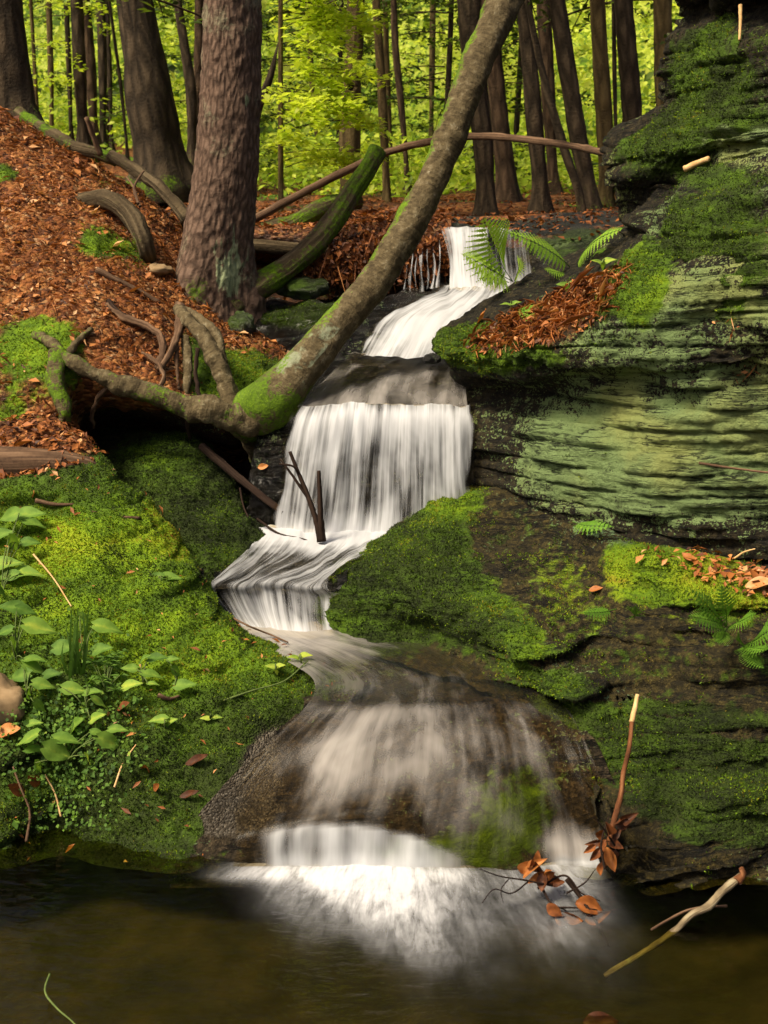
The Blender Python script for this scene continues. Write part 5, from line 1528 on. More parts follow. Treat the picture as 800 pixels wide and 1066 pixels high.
stick('dry_stem', [(25, 880), (27, 845), (18, 818), (12, 800)], 3, M['wood'], 'brown dry stem hanging down to the pool at left', 'stem', lift=.02)
stick('dry_stem', [(66, 850), (56, 825), (46, 805)], 2.2, M['pale_wood'], 'pale dry stem hanging over the dark notch in the bank', 'stem', lift=.02)
stick('dry_stem', [(36, 582), (55, 605), (75, 637)], 2.0, M['pale_wood'], 'straw stem lying on moss beside the upper leafy plant', 'stem', lift=.02)
stick('small_stick', [(38, 523), (58, 527), (78, 527)], 5, M['wood'], 'short brown stick on the moss below the wooden slab', 'stick', lift=.008)
stick('small_stick', [(96, 536), (120, 540), (145, 541)], 6, M['wood'], 'crumbling brown stick on the moss near the crest of the bank', 'stick', lift=.006)
stick('small_stick', [(165, 725), (176, 729), (187, 726)], 5, M['wood'], 'short tan stick on the moss beside the seedlings', 'stick', lift=.006)
stick('rotten_slab', [(-60, 486, 3.70), (0, 484, 3.69), (50, 483, 3.70), (85, 485, 3.72), (106, 492, 3.75)], 40, M['wood'], 'weathered striped slab of rotten wood at the top of the mossy bank', 'log', taper=.5, seg=20, rough=.15)
stick('bent_twig', [(52, 1014, 2.12), (47, 1030, 2.08), (58, 1048, 2.03), (76, 1064, 1.99), (90, 1080, 1.95)], 2.2, M['stem'], 'thin pale twig curling up out of the pool at the lower left', 'twig')

# upright stick with its snagged leaves
t = thing('upright_stick', 'reddish stick with a pale broken top standing against the mossy rock at right', 'stick', P(637, 870, 2.5))
for nm, pp, w, mt in (('stem', [(634, 876, 2.50), (640, 852, 2.53), (647, 825, 2.57), (649, 806, 2.60), (655, 780, 2.62), (658, 752, 2.67)], 6.2, 'orange_stick'), ('broken_top', [(658, 752, 2.67), (661, 738, 2.69), (664, 723, 2.71)], 6, 'pale_wood')):
    LL = np.array([P(*p) for p in pp])
    V, F, uv = tube(LL, np.linspace(w, w * .75, len(LL)) * .5 * 2.9 / FPX, 10, rough=.22, rfreq=70)
    mk(nm, V, F, M[mt], t, uv=uv)

# branch half sunk in the pool
t = thing('sunken_branch', 'pale lichen covered branch half sunk in the pool at lower right', 'branch', Q(705, 968, 0))
for nm, pp, w0, w1, mt in (('stem', [Q(630, 1016, -.11), Q(664, 995, -.06), Q(704, 968, 0), Q(722, 951, .022), Q(734, 946, .032), Q(752, 928, .055), Q(772, 912, .08)], 5.5, 9, 'lichen_stick'), ('twig', [Q(678, 968, .008), Q(695, 958, .016), Q(718, 947, .024), Q(738, 944, .020), Q(757, 943, .014)], 2.6, 2.6, 'wood'),
                           ('broken_end', [Q(767, 917, .076), Q(774, 910, .085), Q(772, 904, .10)], 11, 5, 'orange_stick')):
    LL = np.array(pp)
    V, F, uv = tube(LL, np.linspace(w0, w1, len(LL)) * .5 * 2.75 / FPX, 12, rough=.3, rfreq=50)
    mk(nm, V, F, M[mt], t, uv=uv)

# ------------------------------------------------------------------ stones
def stone(name, c, r, label, mat, moss=0.0, seed=0, cat='stone', flatten=.6):
    n, m = 28, 16
    th = np.linspace(0, 2 * np.pi, n, endpoint=False)
    ph = np.linspace(.001, np.pi - .001, m)
    T_, H = np.meshgrid(th, ph)
    D = np.stack([np.cos(T_) * np.sin(H), np.sin(T_) * np.sin(H), np.cos(H)], -1).reshape(-1, 3)
    k = 1 + .35 * fbm(D * 1.6 + seed, 3, 140 + seed)
    V = c + D * k[:, None] * np.array(r)
    V = V + D * (.006 * fbm(V * 40, 2, 141))[:, None]
    z = full(len(V))
    o = mk(name, V, grid_faces(n, m, True), mat, attrs={'moss': np.clip(moss + .3 * D[:, 2], 0, 1) if moss else z, 'lichen': z, 'litter': z, 'wet': z + .3, 'gravel': z, 'warm': z + .3}, label=label, cat=cat)
    return o


h_, n_ = hit(4, 740)
stone('tan_stone', h_ + np.array([-.03, .03, 0]), (.085, .06, .075), 'smooth tan stone among the leafy plants at the left edge', M['stone'], seed=2)
h_, n_ = hit(164, 281)
stone('flat_stone', h_, (.06, .05, .022), 'flat yellowish stone lying on the leaf litter left of the hemlock', M['stone'], seed=3)
stone('dark_stone', P(450, 373, 4.22), (.035, .03, .018), 'small dark brown stone in the water at the tip of the cliff shelf', M['bed'], seed=4)
stone('mossy_stone', P(318, 300, 5.02), (.10, .07, .045), 'flat mossy stone in the hollow behind the leaning trunk', M['bed'], moss=.7, seed=5)
stone('pale_pebble', P(303, 369, 4.62), (.016, .014, .014), 'pale pebble beside the leaning trunk above the pool step', M['stone'], seed=6)
stone('mossy_stone', P(252, 338, 4.74), (.05, .05, .05), 'dark mossy stone wedged at the foot of the hemlock', M['bed'], moss=.6, seed=7)

# ------------------------------------------------------------------ leaves
def blade(c, d, nrm, L, wd, droop=.15, fold=.12, heart=True, n=9, m=5):
    """one leaf: c is where the stalk joins, d points to the tip"""
    d = d / np.linalg.norm(d)
    nrm = nrm - d * np.dot(nrm, d)
    nrm /= np.linalg.norm(nrm)
    s = np.cross(d, nrm)
    t = np.linspace(0, 1, n)
    if heart:
        w = np.sin(np.pi * np.clip(t * .93 + .07, 0, 1) ** .62) ** .85 * (1 - .35 * t)
        w[0] = .30
    else:
        w = np.sin(np.pi * np.clip(t * .96 + .03, 0, 1) ** .8) ** .9
    w[-1] = .01
    u = np.linspace(-1, 1, m)
    T_, U = np.meshgrid(t, u, indexing='ij')
    Wm = w[:, None] * U
    back = np.where(T_ < .12, -(.12 - T_) * np.abs(U) * 1.2, 0) if heart else 0
    V = (c + (T_ + back)[..., None] * L * d + (Wm * wd * .5)[..., None] * s + ((np.abs(Wm) * wd * .5 * fold * 2 - droop * L * T_ ** 2 + .03 * L * np.sin(T_ * 9 + U * 3))[..., None]) * nrm)
    return V.reshape(-1, 3), grid_faces(m, n)


def plant(label, root_px, leaves, name='leafy_plant', group='leafy plants on the mossy bank', hgt=.045, size=1.0, heart=True):
    """leaves: (px, py, length_px, angle_deg, tint); the stalk springs from the bank at root_px"""
    rp, rn = hit(*root_px)
    t = thing(name, label, 'plant', rp, group)
    lv, st = MB(), MB()
    for px, py, lp, an, ti in leaves:
        hp, hn = hit(px, py)
        tocam = np.array([0, 0, ZC]) - hp
        dist = np.linalg.norm(tocam)
        tocam /= dist
        c = hp + tocam * hgt * rng.uniform(.5, 1.4) + np.array([0, 0, .012])
        L = lp * .74 * size * dist / FPX
        a_ = math.radians(an)
        d = np.array([math.cos(a_), -math.sin(a_) * .55, math.sin(a_) * .85])
        nr = np.array([rng.uniform(-.25, .25), -.55, .85]) + .15 * rng.normal(size=3)
        st_c = c - d * L * .45
        V, F = blade(st_c, d, nr, L, L * (rng.uniform(.62, .75) if heart else .38), droop=rng.uniform(.05, .3), heart=heart)
        tint = np.clip(ti + .08 * rng.normal() + .14 * fbm(V * 60, 2, 150) + np.tile([-.04, .03, .2, .03, -.04], 9), 0, 1)
        lv.add(V, F, None, tint)
        mid_ = (rp + st_c) * .5 + np.array([0, -.01, .02])
        st.tube([rp - rn * .005, mid_, st_c], [.0022, .0017, .0012], 5, step=.015)
    lv.build('foliage', M['leaf'], t)
    st.build('stem', M['stem'], t)
    return t


plant('leafy plant at the left edge, highest of the plants on the mossy bank', (2, 620), [(10, 541, 34, 200, .6), (32, 539, 40, 8, .62), (36, 548, 30, -10, .5), (15, 570, 30, -75, .55), (32, 568, 26, 5, .4), (6, 590, 42, 20, .55), (28, 599, 40, 12, .55), (8, 604, 34, 190, .45), (2, 560, 34, 30, .4), (2, 620, 30, -50, .4)])
plant('leafy plant above the tan stone, with one long pointed leaf lying toward the right', (18, 690), [(13, 636, 34, 160, .42), (28, 640, 28, -25, .38), (42, 658, 44, -22, .55), (16, 679, 34, -85, .6), (4, 662, 30, 200, .4), (36, 690, 30, 10, .42)])
plant('leafy plant holding two wide leaves just right of the grass tuft', (88, 690), [(113, 657, 40, -12, .6), (90, 648, 24, -50, .68), (106, 680, 32, 20, .45), (69, 678, 36, 10, .5)])
plant('leafy plant drooping over the tan stone', (30, 730), [(37, 700, 34, -30, .45), (20, 708, 36, 195, .42), (46, 717, 30, -15, .45), (30, 726, 30, -110, .42), (42, 740, 26, -60, .48), (54, 706, 26, 20, .4)])
plant('leafy plant with two paired leaves under the small bedstraw clump', (92, 742), [(78, 722, 34, -10, .62), (96, 724, 26, 25, .42), (95, 712, 22, 60, .4), (104, 736, 28, -50, .62), (101, 751, 28, 40, .6)])
plant('leafy plant lowest on the bank, its big pointed leaves over the dark notch', (66, 800), [(29, 774, 44, 215, .55), (36, 757, 22, 20, .58), (79, 759, 40, 60, .6), (70, 774, 36, -10, .42), (61, 788, 44, -40, .58), (38, 785, 30, 5, .4), (42, 803, 24, -70, .45), (116, 777, 40, -38, .58), (123, 763, 26, 8, .5), (102, 767, 20, -15, .5), (92, 795, 24, -80, .95)])
plant('small seedling clump in the middle of the bank, beside the short tan stick', (150, 712), [(137, 717, 30, 30, .68), (159, 706, 32, -10, .62), (164, 689, 28, 15, .5), (150, 689, 22, 60, .55), (135, 700, 22, 170, .5), (160, 716, 16, 0, .6)])
plant('small seedling with broad leaves, rightmost in the middle of the bank', (186, 712), [(184, 704, 22, -60, .5), (193, 717, 32, 12, .55), (180, 690, 18, 20, .45)])
plant('tiny pair of pale leaves on the moss left of the gravel', (172, 760), [(165, 753, 26, 175, .72), (179, 755, 20, 40, .72)], hgt=.012)
plant('tiny pair of pale leaves high on the mossy bank near its crest', (168, 610), [(162, 604, 24, 170, .5), (177, 605, 34, 0, .6)], hgt=.012)
plant('pale green leaf rosette at the tip of the mossy bank', (314, 690), [(306, 688, 18, 150, .85), (318, 686, 18, 20, .85), (316, 693, 14, -60, .8)], hgt=.01)
plant('small three leaved seedling on the moss above the creeping stem', (288, 700), [(282, 698, 16, 160, .95), (292, 697, 14, 20, .9), (288, 704, 12, -80, .9)], hgt=.008)
plant('small pale seedling beside the gravel at the foot of the bank', (220, 752), [(214, 752, 14, 170, .8), (226, 751, 16, 10, .75)], hgt=.008)

plant('small green seedling on the litter shelf under the green fern', (592, 304), [(586, 300, 16, 160, .6), (597, 298, 16, 30, .65), (592, 306, 14, -80, .55)], hgt=.02)
plant('small green seedling near the tip of the litter shelf', (532, 322), [(527, 320, 14, 160, .6), (537, 319, 14, 20, .6)], hgt=.02)
plant('bright green seedling on the shelf where the litter meets the cliff', (628, 280), [(622, 276, 16, 150, .7), (634, 275, 18, 25, .7), (628, 282, 14, -70, .6)], hgt=.02)

# grass tuft
rp, rn = hit(80, 705)
t = thing('grass_tuft', 'tuft of dark green grass blades rising among the leafy plants', 'grass', rp)
g = MB()
for k in range(16):
    px = 80 + rng.uniform(-13, 13)
    top = P(px + rng.uniform(-6, 8), rng.uniform(624, 668), rp[1] - rng.uniform(0, .05))
    b0 = rp + np.array([rng.uniform(-.02, .02), rng.uniform(-.03, .02), -.01])
    mid_ = (b0 + top) * .5 + np.array([rng.uniform(-.01, .01), -.015, .01])
    w_ = .0035
    pts = hermite([0, .5, 1], np.array([b0, mid_, top]), np.linspace(0, 1, 7))
    ww = w_ * np.array([1, 1, .95, .85, .65, .4, .05])
    V = np.concatenate([pts - np.array([1, .2, 0]) * ww[:, None], pts + np.array([1, .2, 0]) * ww[:, None]])
    i = np.arange(6)
    g.add(V, np.stack([i, i + 1, i + 8, i + 7], 1), None, rng.uniform(.15, .4))
g.build('blades', M['leaf'], t)

# whorled bedstraw clump
rp, rn = hit(112, 722)
t = thing('bedstraw_plant', 'fine leaved bedstraw clump with whorled leaves below the grass tuft', 'plant', rp)
g, s_ = MB(), MB()
for k in range(16):
    px, py = 112 + rng.uniform(-20, 22), 712 + rng.uniform(-24, 16)
    c, n__ = hit(px, py, .03)
    s_.tube([rp, (rp + c) / 2 + np.array([0, -.01, .01]), c], [.0012, .001, .0008], 4)
    for j in range(7):
        a_ = j / 7 * 6.283 + k
        d = np.array([math.cos(a_), -.5 * math.sin(a_) - .2, .8 * math.sin(a_)])
        V, F = blade(c, d, n__, .026, .006, .1, heart=False, n=5, m=3)
        g.add(V, F, None, rng.uniform(.3, .55))
g.build('foliage', M['leaf'], t)
s_.build('stem', M['stem'], t)


# ------------------------------------------------------------------ ferns
def frond(mb, pts, npin, plen, nrm, tint=.6):
    """pts: base..tip in space; pinnae of paired leaflets"""
    pts = np.array(pts, float)
    L = np.concatenate([[0], np.cumsum(np.linalg.norm(pts[1:] - pts[:-1], axis=1))])
    C = hermite(L, pts, np.linspace(0, L[-1], npin + 6))
    Td = np.gradient(C, axis=0)
    Td /= np.linalg.norm(Td, axis=1, keepdims=True)
    mb.tube(pts, np.linspace(.0016, .0005, len(pts)), 5, tint=.3)
    nrm = np.array(nrm, float)
    for i in range(4, npin + 5):
        t = (i - 4) / npin
        l = plen * (math.sin(math.pi * min(1, .22 + .78 * t * .98) ** .9) ** .8 * (1 - .25 * t) + .03)
        nn = nrm - Td[i] * np.dot(nrm, Td[i])
        nn /= np.linalg.norm(nn)
        sd = np.cross(Td[i], nn)
        for sg in (-1, 1):
            d = sg * sd + Td[i] * .35 - nn * .12
            d /= np.linalg.norm(d)
            e0 = np.cross(d, nn)
            w0 = .26 * L[-1] / npin
            mb.add(np.stack([C[i], C[i] + d * l * .35 + e0 * w0, C[i] + d * l - nn * .12 * l, C[i] + d * l * .35 - e0 * w0]), np.array([[0, 1, 2, 3]]), None, np.full(4, min(1, tint + .08 * rng.normal())))
            k = max(3, int(l / .008))
            q = np.linspace(.1, 1, k)
            cc = C[i] + d * l * q[:, None] - nn * (.12 * l * q[:, None] ** 2)
            wl = .56 * L[-1] / npin * (1.05 - .8 * q)
            e = np.cross(d, nn)
            for s2 in (-1, 1):
                a = cc
                b = cc + (s2 * e * .9 + d * .45) * wl[:, None]
                hw = (l / k * .6)
                V = np.stack([a - d * hw * .6, b + d * hw * .1, a + d * hw * .9], 1).reshape(-1, 3)
                mb.add(V, np.arange(len(V)).reshape(-1, 3), None, np.clip(tint + .12 * rng.normal(size=len(V)) * .5 + .05 * sg, 0, 1))
            mb.add(np.stack([C[i] - nn * .0003, C[i] + Td[i] * .0015, cc[-1]]), np.array([[0, 1, 2]]), None, .35)
    return mb


def fern(label, base, fronds, plen, npin=15, tint=.6, nrm=(-.15, -.75, .65)):
    t = thing('fern', label, 'fern', base, 'ferns on the rocks')
    for pts, *o in fronds:
        k = o[0] if o else 1.0
        frond(MB(), [P(*p) for p in pts], npin, plen * k, nrm, tint).build('frond', M['fern'], t)


fern('bright light green fern hanging in front of the upper fall', P(534, 293, 4.30), [
    ([(534, 293, 4.30), (524, 278, 4.24), (513, 255, 4.19), (503, 226, 4.14)], 1.0),
    ([(534, 293, 4.30), (518, 284, 4.22), (500, 274, 4.16), (480, 264, 4.10)], .72),
    ([(536, 292, 4.30), (540, 280, 4.24), (542, 268, 4.20)], .4),
    ([(530, 294, 4.30), (515, 290, 4.22), (498, 290, 4.18)], .45)], .125, 13, tint=1.0)
fern('green fern with arching fronds on the litter shelf left of the cliff', P(598, 282, 4.22), [
    ([(598, 282, 4.22), (580, 266, 4.14), (556, 252, 4.08), (524, 240, 4.02)], .55),
    ([(598, 282, 4.22), (608, 262, 4.12), (624, 248, 4.02), (650, 237, 3.92)], .62),
    ([(600, 282, 4.22), (616, 268, 4.12), (642, 258, 4.02)], .45),
    ([(596, 284, 4.22), (584, 284, 4.12), (566, 280, 4.06)], .4)], .10, tint=.66)
fern('tiny fern hanging over the lip of the litter shelf', P(560, 312, 3.95), [
    ([(560, 312, 3.95), (556, 322, 3.82), (552, 338, 3.74)], 1.0), ([(562, 312, 3.95), (566, 322, 3.84), (568, 334, 3.78)], .7)], .05, 9, .5)
fern('single tiny fern frond on the cliff below the litter shelf', P(580, 336, 3.80), [
    ([(582, 334, 3.72), (580, 344, 3.62), (577, 358, 3.55)], 1.0)], .045, 8, .5)
fern('feathery fern on the mossy ledge near the right edge', P(757, 652, 2.90), [
    ([(757, 652, 2.90), (745, 640, 2.83), (732, 625, 2.79), (719, 613, 2.77)], .8),
    ([(757, 652, 2.90), (756, 638, 2.84), (754, 622, 2.82), (751, 608, 2.81)], .75),
    ([(757, 652, 2.90), (742, 646, 2.81), (716, 641, 2.74)], .7),
    ([(758, 653, 2.90), (772, 646, 2.80), (788, 638, 2.74)], .6),
    ([(756, 654, 2.90), (750, 666, 2.80), (744, 668, 2.77)], .45)], .055, 13, .45)
fern('feathery fern cut by the right edge, below the other ledge fern', P(775, 672, 2.86), [
    ([(775, 672, 2.86), (786, 666, 2.78), (802, 656, 2.72), (818, 650, 2.70)], .9),
    ([(775, 672, 2.86), (784, 674, 2.76), (800, 676, 2.68)], .7),
    ([(775, 672, 2.86), (770, 664, 2.78), (768, 658, 2.76)], .5),
    ([(776, 674, 2.86), (788, 690, 2.76), (796, 696, 2.73)], .5)], .055, 12, .42)
fern('tiny bluish fern frond lying on the bare rock wall', P(640, 634, 3.05), [
    ([(642, 634, 2.98), (628, 637, 2.94), (604, 638, 2.90)], 1.0)], .022, 10, .4)
fern('tiny upright fern sprig right of the bluish frond', P(660, 644, 2.98), [
    ([(660, 645, 2.96), (661, 638, 2.92), (662, 630, 2.90)], 1.0)], .026, 7, .4)
fern('small grey green fern lying at the top of the rock wall', P(600, 545, 3.55), [
    ([(596, 543, 3.52), (612, 547, 3.40), (640, 548, 3.32)], 1.0)], .03, 9, .45)


# ------------------------------------------------------------------ fallen leaves
def scatter(p, n, size, seed, wt, tint=(.5, .25), lift=.004, region=None, mb=None, aspect=.5):
    rg = np.random.default_rng(seed)
    q = p.V[p.F]
    ar = np.linalg.norm(np.cross(q[:, 2] - q[:, 0], q[:, 3] - q[:, 1]), axis=1)
    fn = p.normals()[p.F].mean(1)
    cen = q.mean(1)
    pr = proj(cen)
    w = ar * np.clip(wt[p.F].mean(1) - .25, 0, 1) * ((pr[:, 0] > -60) & (pr[:, 0] < 860) & (pr[:, 1] > -30) & (pr[:, 1] < 1100)) * np.clip(fn[:, 2] + .15, 0, 1)
    k = rg.choice(len(w), n, p=w / w.sum())
    C = cen[k] + fn[k] * lift
    N_ = fn[k] + .40 * rg.normal(size=(n, 3))
    mb = mb or MB()
    s = size * np.exp(.4 * rg.normal(size=n))
    v, f, tt = leaf_cloud(C + fn[k] * (s * .12)[:, None], s, N_, np.clip(tint[0] + tint[1] * rg.normal(size=n), 0, 1), aspect=aspect, fold=.15, rg=rg)
    mb.add(v, f, None, tt)
    return mb


lm = scatter(pG, 12000, .013, 201, pG.A['litter'], (.47, .33))
lm = scatter(pG, 16000, .022, 202, pG.A['litter'], (.5, .28), mb=lm, aspect=.07)
lm = scatter(pG, 420, .028, 203, pG.A['litter'], (.75, .2), mb=lm, aspect=.6)
lm.build('leaf_litter', M['litter'], label='orange brown leaf litter covering the slope at left', cat='leaf litter', kind='stuff')
lm = scatter(pA, 1100, .018, 204, pA.A['litter'], (.34, .32), .005)
lm = scatter(pA, 2600, .03, 205, pA.A['litter'], (.45, .28), mb=lm, aspect=.06)
lm.build('leaf_litter', M['litter'], label='brown dead leaves heaped on the shelf of the cliff', cat='leaf litter', kind='stuff')
lm = scatter(pM, 900, .018, 206, pM.A['litter'], (.4, .25), .006)
lm = scatter(pM, 260, .014, 207, np.clip(pM.A['moss'], 0, .6), (.55, .25), .010, mb=lm, aspect=.35)
lm = scatter(pL, 240, .022, 208, pL.A['litter'] + .05, (.5, .25), .008, mb=lm)
lm.build('leaf_litter', M['litter'], label='scraps of dead leaf scattered over the mossy rocks', cat='leaf litter', kind='stuff')
lm = scatter(pU, 5000, .019, 209, pU.A['litter'], (.34, .24), .006)
n = 9000
Y = rng.uniform(5.2, 11, n)
X = rng.uniform(-1, 1, n) * (.34 * Y + .3)
C = np.stack([X, Y, [floor_at(x, y) + .012 for x, y in zip(X, Y)]], 1)
v, f, tt = leaf_cloud(C, .028 * np.exp(.35 * rng.normal(size=n)), np.array([0, 0, 1]) + .4 * rng.normal(size=(n, 3)), np.clip(.27 + .2 * rng.normal(size=n), 0, 1))
lm.add(v, f, None, tt)
lm.build('leaf_litter', M['litter'], label='dead leaves on the forest floor above the falls', cat='leaf litter', kind='stuff')

# tangle of dead leaves and rootlets hanging from the soil lip
mb = MB()
n = 4200
px = rng.uniform(318, 470, n)
py = 268 + rng.normal(size=n) * 14 - (px - 400) * .12
C = np.array([P(a_, b_, 5.12 + rng.uniform(-.06, .10)) for a_, b_ in zip(px, py)])
v, f, tt = leaf_cloud(C, .021 * np.exp(.4 * rng.normal(size=n)), np.array([0, -.8, .3]) + .7 * rng.normal(size=(n, 3)), np.clip(.22 + .25 * rng.normal(size=n), 0, 1))
mb.add(v, f, None, tt)
n = 420
px = rng.uniform(318, 470, n)
C = np.array([P(a_, 262 - (a_ - 400) * .12 + rng.normal() * 10, 5.12 + rng.uniform(-.05, .12)) for a_ in px])
v, f, tt = needle_cloud(C, np.array([0, -.1, -1.0]) + .35 * rng.normal(size=(n, 3)), rng.uniform(.05, .20, n), .0022, np.clip(.3 + .2 * rng.normal(size=n), 0, 1))
mb.add(v, f, None, tt)
mb.build('root_mat', M['litter'], label='dark tangle of dead leaves and rootlets hanging over the hollow behind the leaning trunk', cat='root mat', kind='stuff')

# ground cover on the lower left of the bank
mb = MB()
n = 1700
C, N_ = [], []
for k in range(n):
    a_, b_ = rng.normal(70, 42), rng.normal(770, 55)
    if not (-30 < a_ < 175 and 640 < b_ < 868):
        continue
    h_, nn = hit(a_, b_, rng.uniform(.004, .03))
    C.append(h_)
    N_.append(nn + np.array([0, -.2, .3]))
C, N_ = np.array(C), np.array(N_)
v, f, tt = leaf_cloud(C, .0105 * np.exp(.3 * rng.normal(size=len(C))), N_ + .5 * rng.normal(size=C.shape), np.clip(.36 + .16 * rng.normal(size=len(C)), 0, .85), aspect=.75, fold=.08)
mb.add(v, f, None, tt)
mb.build('ground_cover', M['leaf'], label='small leaved ground cover among the plants at lower left', cat='ground cover', kind='stuff')


def dead_leaf(label, px, py, lp, an, tint, lift=.008, at=None, mat='litter', wr=.55, nrm=None, curl=-.25, group='single fallen leaves', name='fallen_leaf'):
    c, n__ = hit(px, py, lift) if at is None else (P(px, py, at), np.array([0, -.7, .7]))
    if nrm is not None:
        n__ = np.array(nrm, float)
    d0 = np.linalg.norm(c - np.array([0, 0, ZC]))
    L = lp * d0 / FPX
    a_ = math.radians(an)
    d = np.array([math.cos(a_), -.45 * math.sin(a_), .8 * math.sin(a_)])
    V, F = blade(c - d * L * .5, d, n__, L, L * wr, curl, .25, False)
    return mk(name, V, F, M[mat], attrs={'tint': np.clip(tint + .2 * fbm(V * 50, 2, 160), 0, 1)}, label=label, cat='leaf', group=group)


for a_ in (('reddish brown curled leaf on the moss beside the gravel', 206, 793, 30, 25, .0, .006, None, 'litter', .32), ('dark brown leaf scrap at the foot of the gravel slope', 198, 828, 24, 20, .0, .006, None, 'litter', .3), ('small orange leaf standing in the moss, lower left', 153, 800, 18, 80, .6), ('small brown leaf right of the orange one in the moss', 164, 820, 14, 50, .45),
           ('crumpled brown leaf pale at the rim by the dark notch', 15, 822, 22, 130, .3), ('brown curled leaf hanging over the dark notch', 33, 812, 20, 120, .3), ('orange leaf lying under the tan stone', 10, 764, 28, 8, .8), ('dark red leaf on the moss between plants and seedlings', 130, 738, 18, 30, .25),
           ('tan leaf beside the wooden slab on the mossy bank', 37, 517, 12, 60, .75), ('orange leaf on the dark rock right of the wet stick', 276, 486, 12, 10, .8), ('pale leaf on the slope above the flat stone', 122, 258, 16, 20, .95), ('pale leaf at the foot of the buried log', 99, 225, 18, 35, .95), ('pale tan leaf in the middle of the slope', 34, 215, 16, 10, .92),
           ('orange leaf on the rock wall below the tiny ferns', 622, 616, 14, 5, .6), ('large tan leaf on the litter shelf beside the cliff', 614, 286, 22, 60, .85), ('rust leaf near the tip of the litter shelf', 504, 334, 20, 55, .65), ('dry tan leaf slab on the mossy shelf at right edge', 792, 613, 30, 5, .9)):
    dead_leaf(*a_)

# snagged clumps by the spout
def snag_clump(name, label, c, spots, leaf_px, twigs):
    t = thing(name, label, 'leaf clump', P(*c), 'leaf clumps snagged beside the spout')
    d0 = np.linalg.norm(P(*c) - np.array([0, 0, ZC]))
    for px, py, an, ti, k in spots:
        L = leaf_px * k * d0 / FPX
        a_ = math.radians(an)
        d = np.array([math.cos(a_), -.3, math.sin(a_)])
        cc = P(px, py, c[2] + rng.uniform(-.02, .02))
        V, F = blade(cc - d * L * .5, d, np.array([rng.uniform(-.6, .6), -.8, rng.uniform(.1, .7)]), L, L * rng.uniform(.45, .7), rng.uniform(-.9, .9), rng.uniform(.2, .9), False)
        mk('leaf', V, F, M['litter'], t, attrs={'tint': np.clip(ti * .85 - .06 + .35 * fbm(V * 70, 3, 170), 0, 1)})
    for pts, w_ in twigs:
        LL = np.array([P(*p) for p in pts])
        V, F, uv = tube(LL, np.linspace(w_, w_ * .4, len(LL)) * .5 * 2.8 / FPX, 6, rough=.2, rfreq=80)
        mk('twig', V, F, M['wood_dark'], t, uv=uv)


snag_clump('leaf_clump', 'clump of rust brown dead leaves caught at the foot of the upright stick', (632, 885, 2.50),
           [(632, 862, 100, .35, .9), (622, 868, 160, .45, .8), (642, 868, 40, .25, .9), (628, 882, 250, .4, .8), (636, 895, 290, .75, 1.3), (620, 890, 230, .25, .9), (614, 884, 210, .5, .7), (626, 905, 265, .6, .7), (640, 892, 300, .15, .7), (645, 850, 70, .12, 1.0), (650, 858, 20, .12, .8), (630, 900, 280, .85, .9), (618, 878, 190, .3, .7), (640, 880, 330, .35, .8), (655, 852, 50, .1, .8)], 19,
           [([(640, 880, 2.49), (628, 862, 2.47), (618, 850, 2.46)], 2.5), ([(630, 905, 2.45), (626, 880, 2.47), (634, 850, 2.5)], 3)])
snag_clump('leaf_clump', 'orange and black leaf clump with thin twigs snagged in the spray left of the spout', (562, 908, 2.44),
           [(553, 903, 60, .85, 1.1), (562, 900, 110, .2, 1.0), (570, 908, 30, .5, .9), (558, 914, 200, .9, .8), (575, 915, 340, .3, 1.0), (566, 918, 270, .15, .8), (560, 893, 95, .5, .8), (580, 918, 10, .35, .8), (550, 896, 80, .6, .7), (568, 902, 130, .7, .7)], 22,
           [([(575, 922, 2.42), (545, 916, 2.40), (520, 912, 2.38), (500, 905, 2.37)], 2.2), ([(560, 925, 2.42), (590, 912, 2.42), (606, 930, 2.40), (625, 938, 2.40)], 2.6), ([(550, 918, 2.42), (532, 930, 2.39), (514, 926, 2.38), (502, 940, 2.37)], 1.8), ([(565, 925, 2.42), (574, 940, 2.39), (590, 948, 2.38)], 3.2), ([(590, 930, 2.40), (610, 918, 2.42), (620, 905, 2.44)], 2), ([(530, 915, 2.39), (522, 926, 2.38), (524, 940, 2.37)], 1.4), ([(562, 912, 2.43), (556, 896, 2.44), (546, 884, 2.45)], 1.6)])
snag_clump('leaf_clump', 'wet orange leaves trailing in the churned water below the spout', (605, 950, 2.37),
           [(598, 952, 10, .6, .9), (615, 945, -10, .65, 1.1), (622, 955, 20, .7, .9), (578, 948, -40, .45, .7), (588, 955, 10, .55, .7)], 26,
           [([(590, 915, 2.42), (605, 935, 2.40), (618, 955, 2.37), (634, 985, 2.32)], 5), ([(570, 945, 2.38), (600, 945, 2.38), (630, 948, 2.39)], 2.4)])
dead_leaf('dark brown wet leaf lying in the water at the bottom edge', 626, 1064, 34, 8, .0, at=2.03, curl=.1)
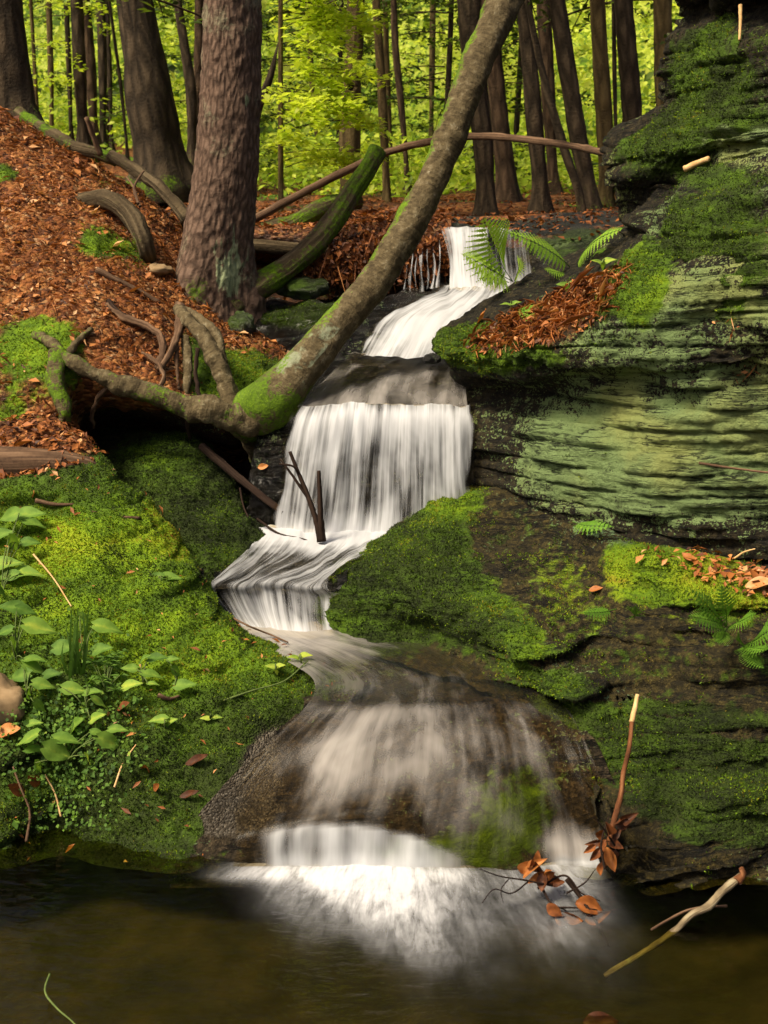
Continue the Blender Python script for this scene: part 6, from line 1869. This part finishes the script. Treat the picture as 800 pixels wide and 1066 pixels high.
# ================================================================== CAMERA, LIGHT, RENDER
cam = bpy.data.cameras.new('camera')
co = bpy.data.objects.new('camera', cam)
COL.objects.link(co)
co.location = (0, 0, ZC)
co.rotation_euler = (math.pi / 2 - PITCH, 0, 0)
cam.sensor_fit = 'VERTICAL'
cam.sensor_height = 24
cam.lens = 24 * FPX / 1066
cam.clip_start = .05
cam.clip_end = 500
scene.camera = co
cam.dof.use_dof = True
cam.dof.focus_distance = 3.6
cam.dof.aperture_fstop = 5.0

SUN_EL, SUN_AZ = 54, -124          # azimuth from +Y (view direction) towards +X
w = bpy.data.worlds.new('World')
scene.world = w
w.use_nodes = True
wn = w.node_tree
bg = wn.nodes['Background']
sky = wn.nodes.new('ShaderNodeTexSky')
sky.sky_type = 'NISHITA'
sky.sun_disc = False
sky.sun_elevation = math.radians(SUN_EL)
sky.sun_rotation = math.radians(SUN_AZ)
sky.dust_density = 7
sky.ozone_density = 0
sky.air_density = .7
wn.links.new(sky.outputs[0], bg.inputs[0])
bg.inputs[1].default_value = .085

sl = bpy.data.lights.new('sun', 'SUN')
sl.energy = 3.5
sl.angle = math.radians(14)
sl.color = (1, .90, .70)
so = bpy.data.objects.new('sun', sl)
COL.objects.link(so)
e, a = math.radians(SUN_EL), math.radians(SUN_AZ)
dirn = Vector((math.sin(a) * math.cos(e), math.cos(a) * math.cos(e), math.sin(e)))
so.rotation_euler = dirn.to_track_quat('Z', 'Y').to_euler()
so.location = (0, 5, 30)

scene.view_settings.view_transform = 'Standard'
scene.view_settings.look = 'None'
scene.view_settings.gamma = 1
scene.view_settings.exposure = .80
scene.view_settings.use_white_balance = True
scene.view_settings.white_balance_temperature = 6750
scene.view_settings.white_balance_tint = 10
scene.cycles.use_denoising = True
scene.cycles.max_bounces = 8
scene.cycles.diffuse_bounces = 3
scene.cycles.glossy_bounces = 3
scene.cycles.transmission_bounces = 4
scene.cycles.transparent_max_bounces = 12
scene.cycles.caustics_reflective = False
scene.cycles.caustics_refractive = False
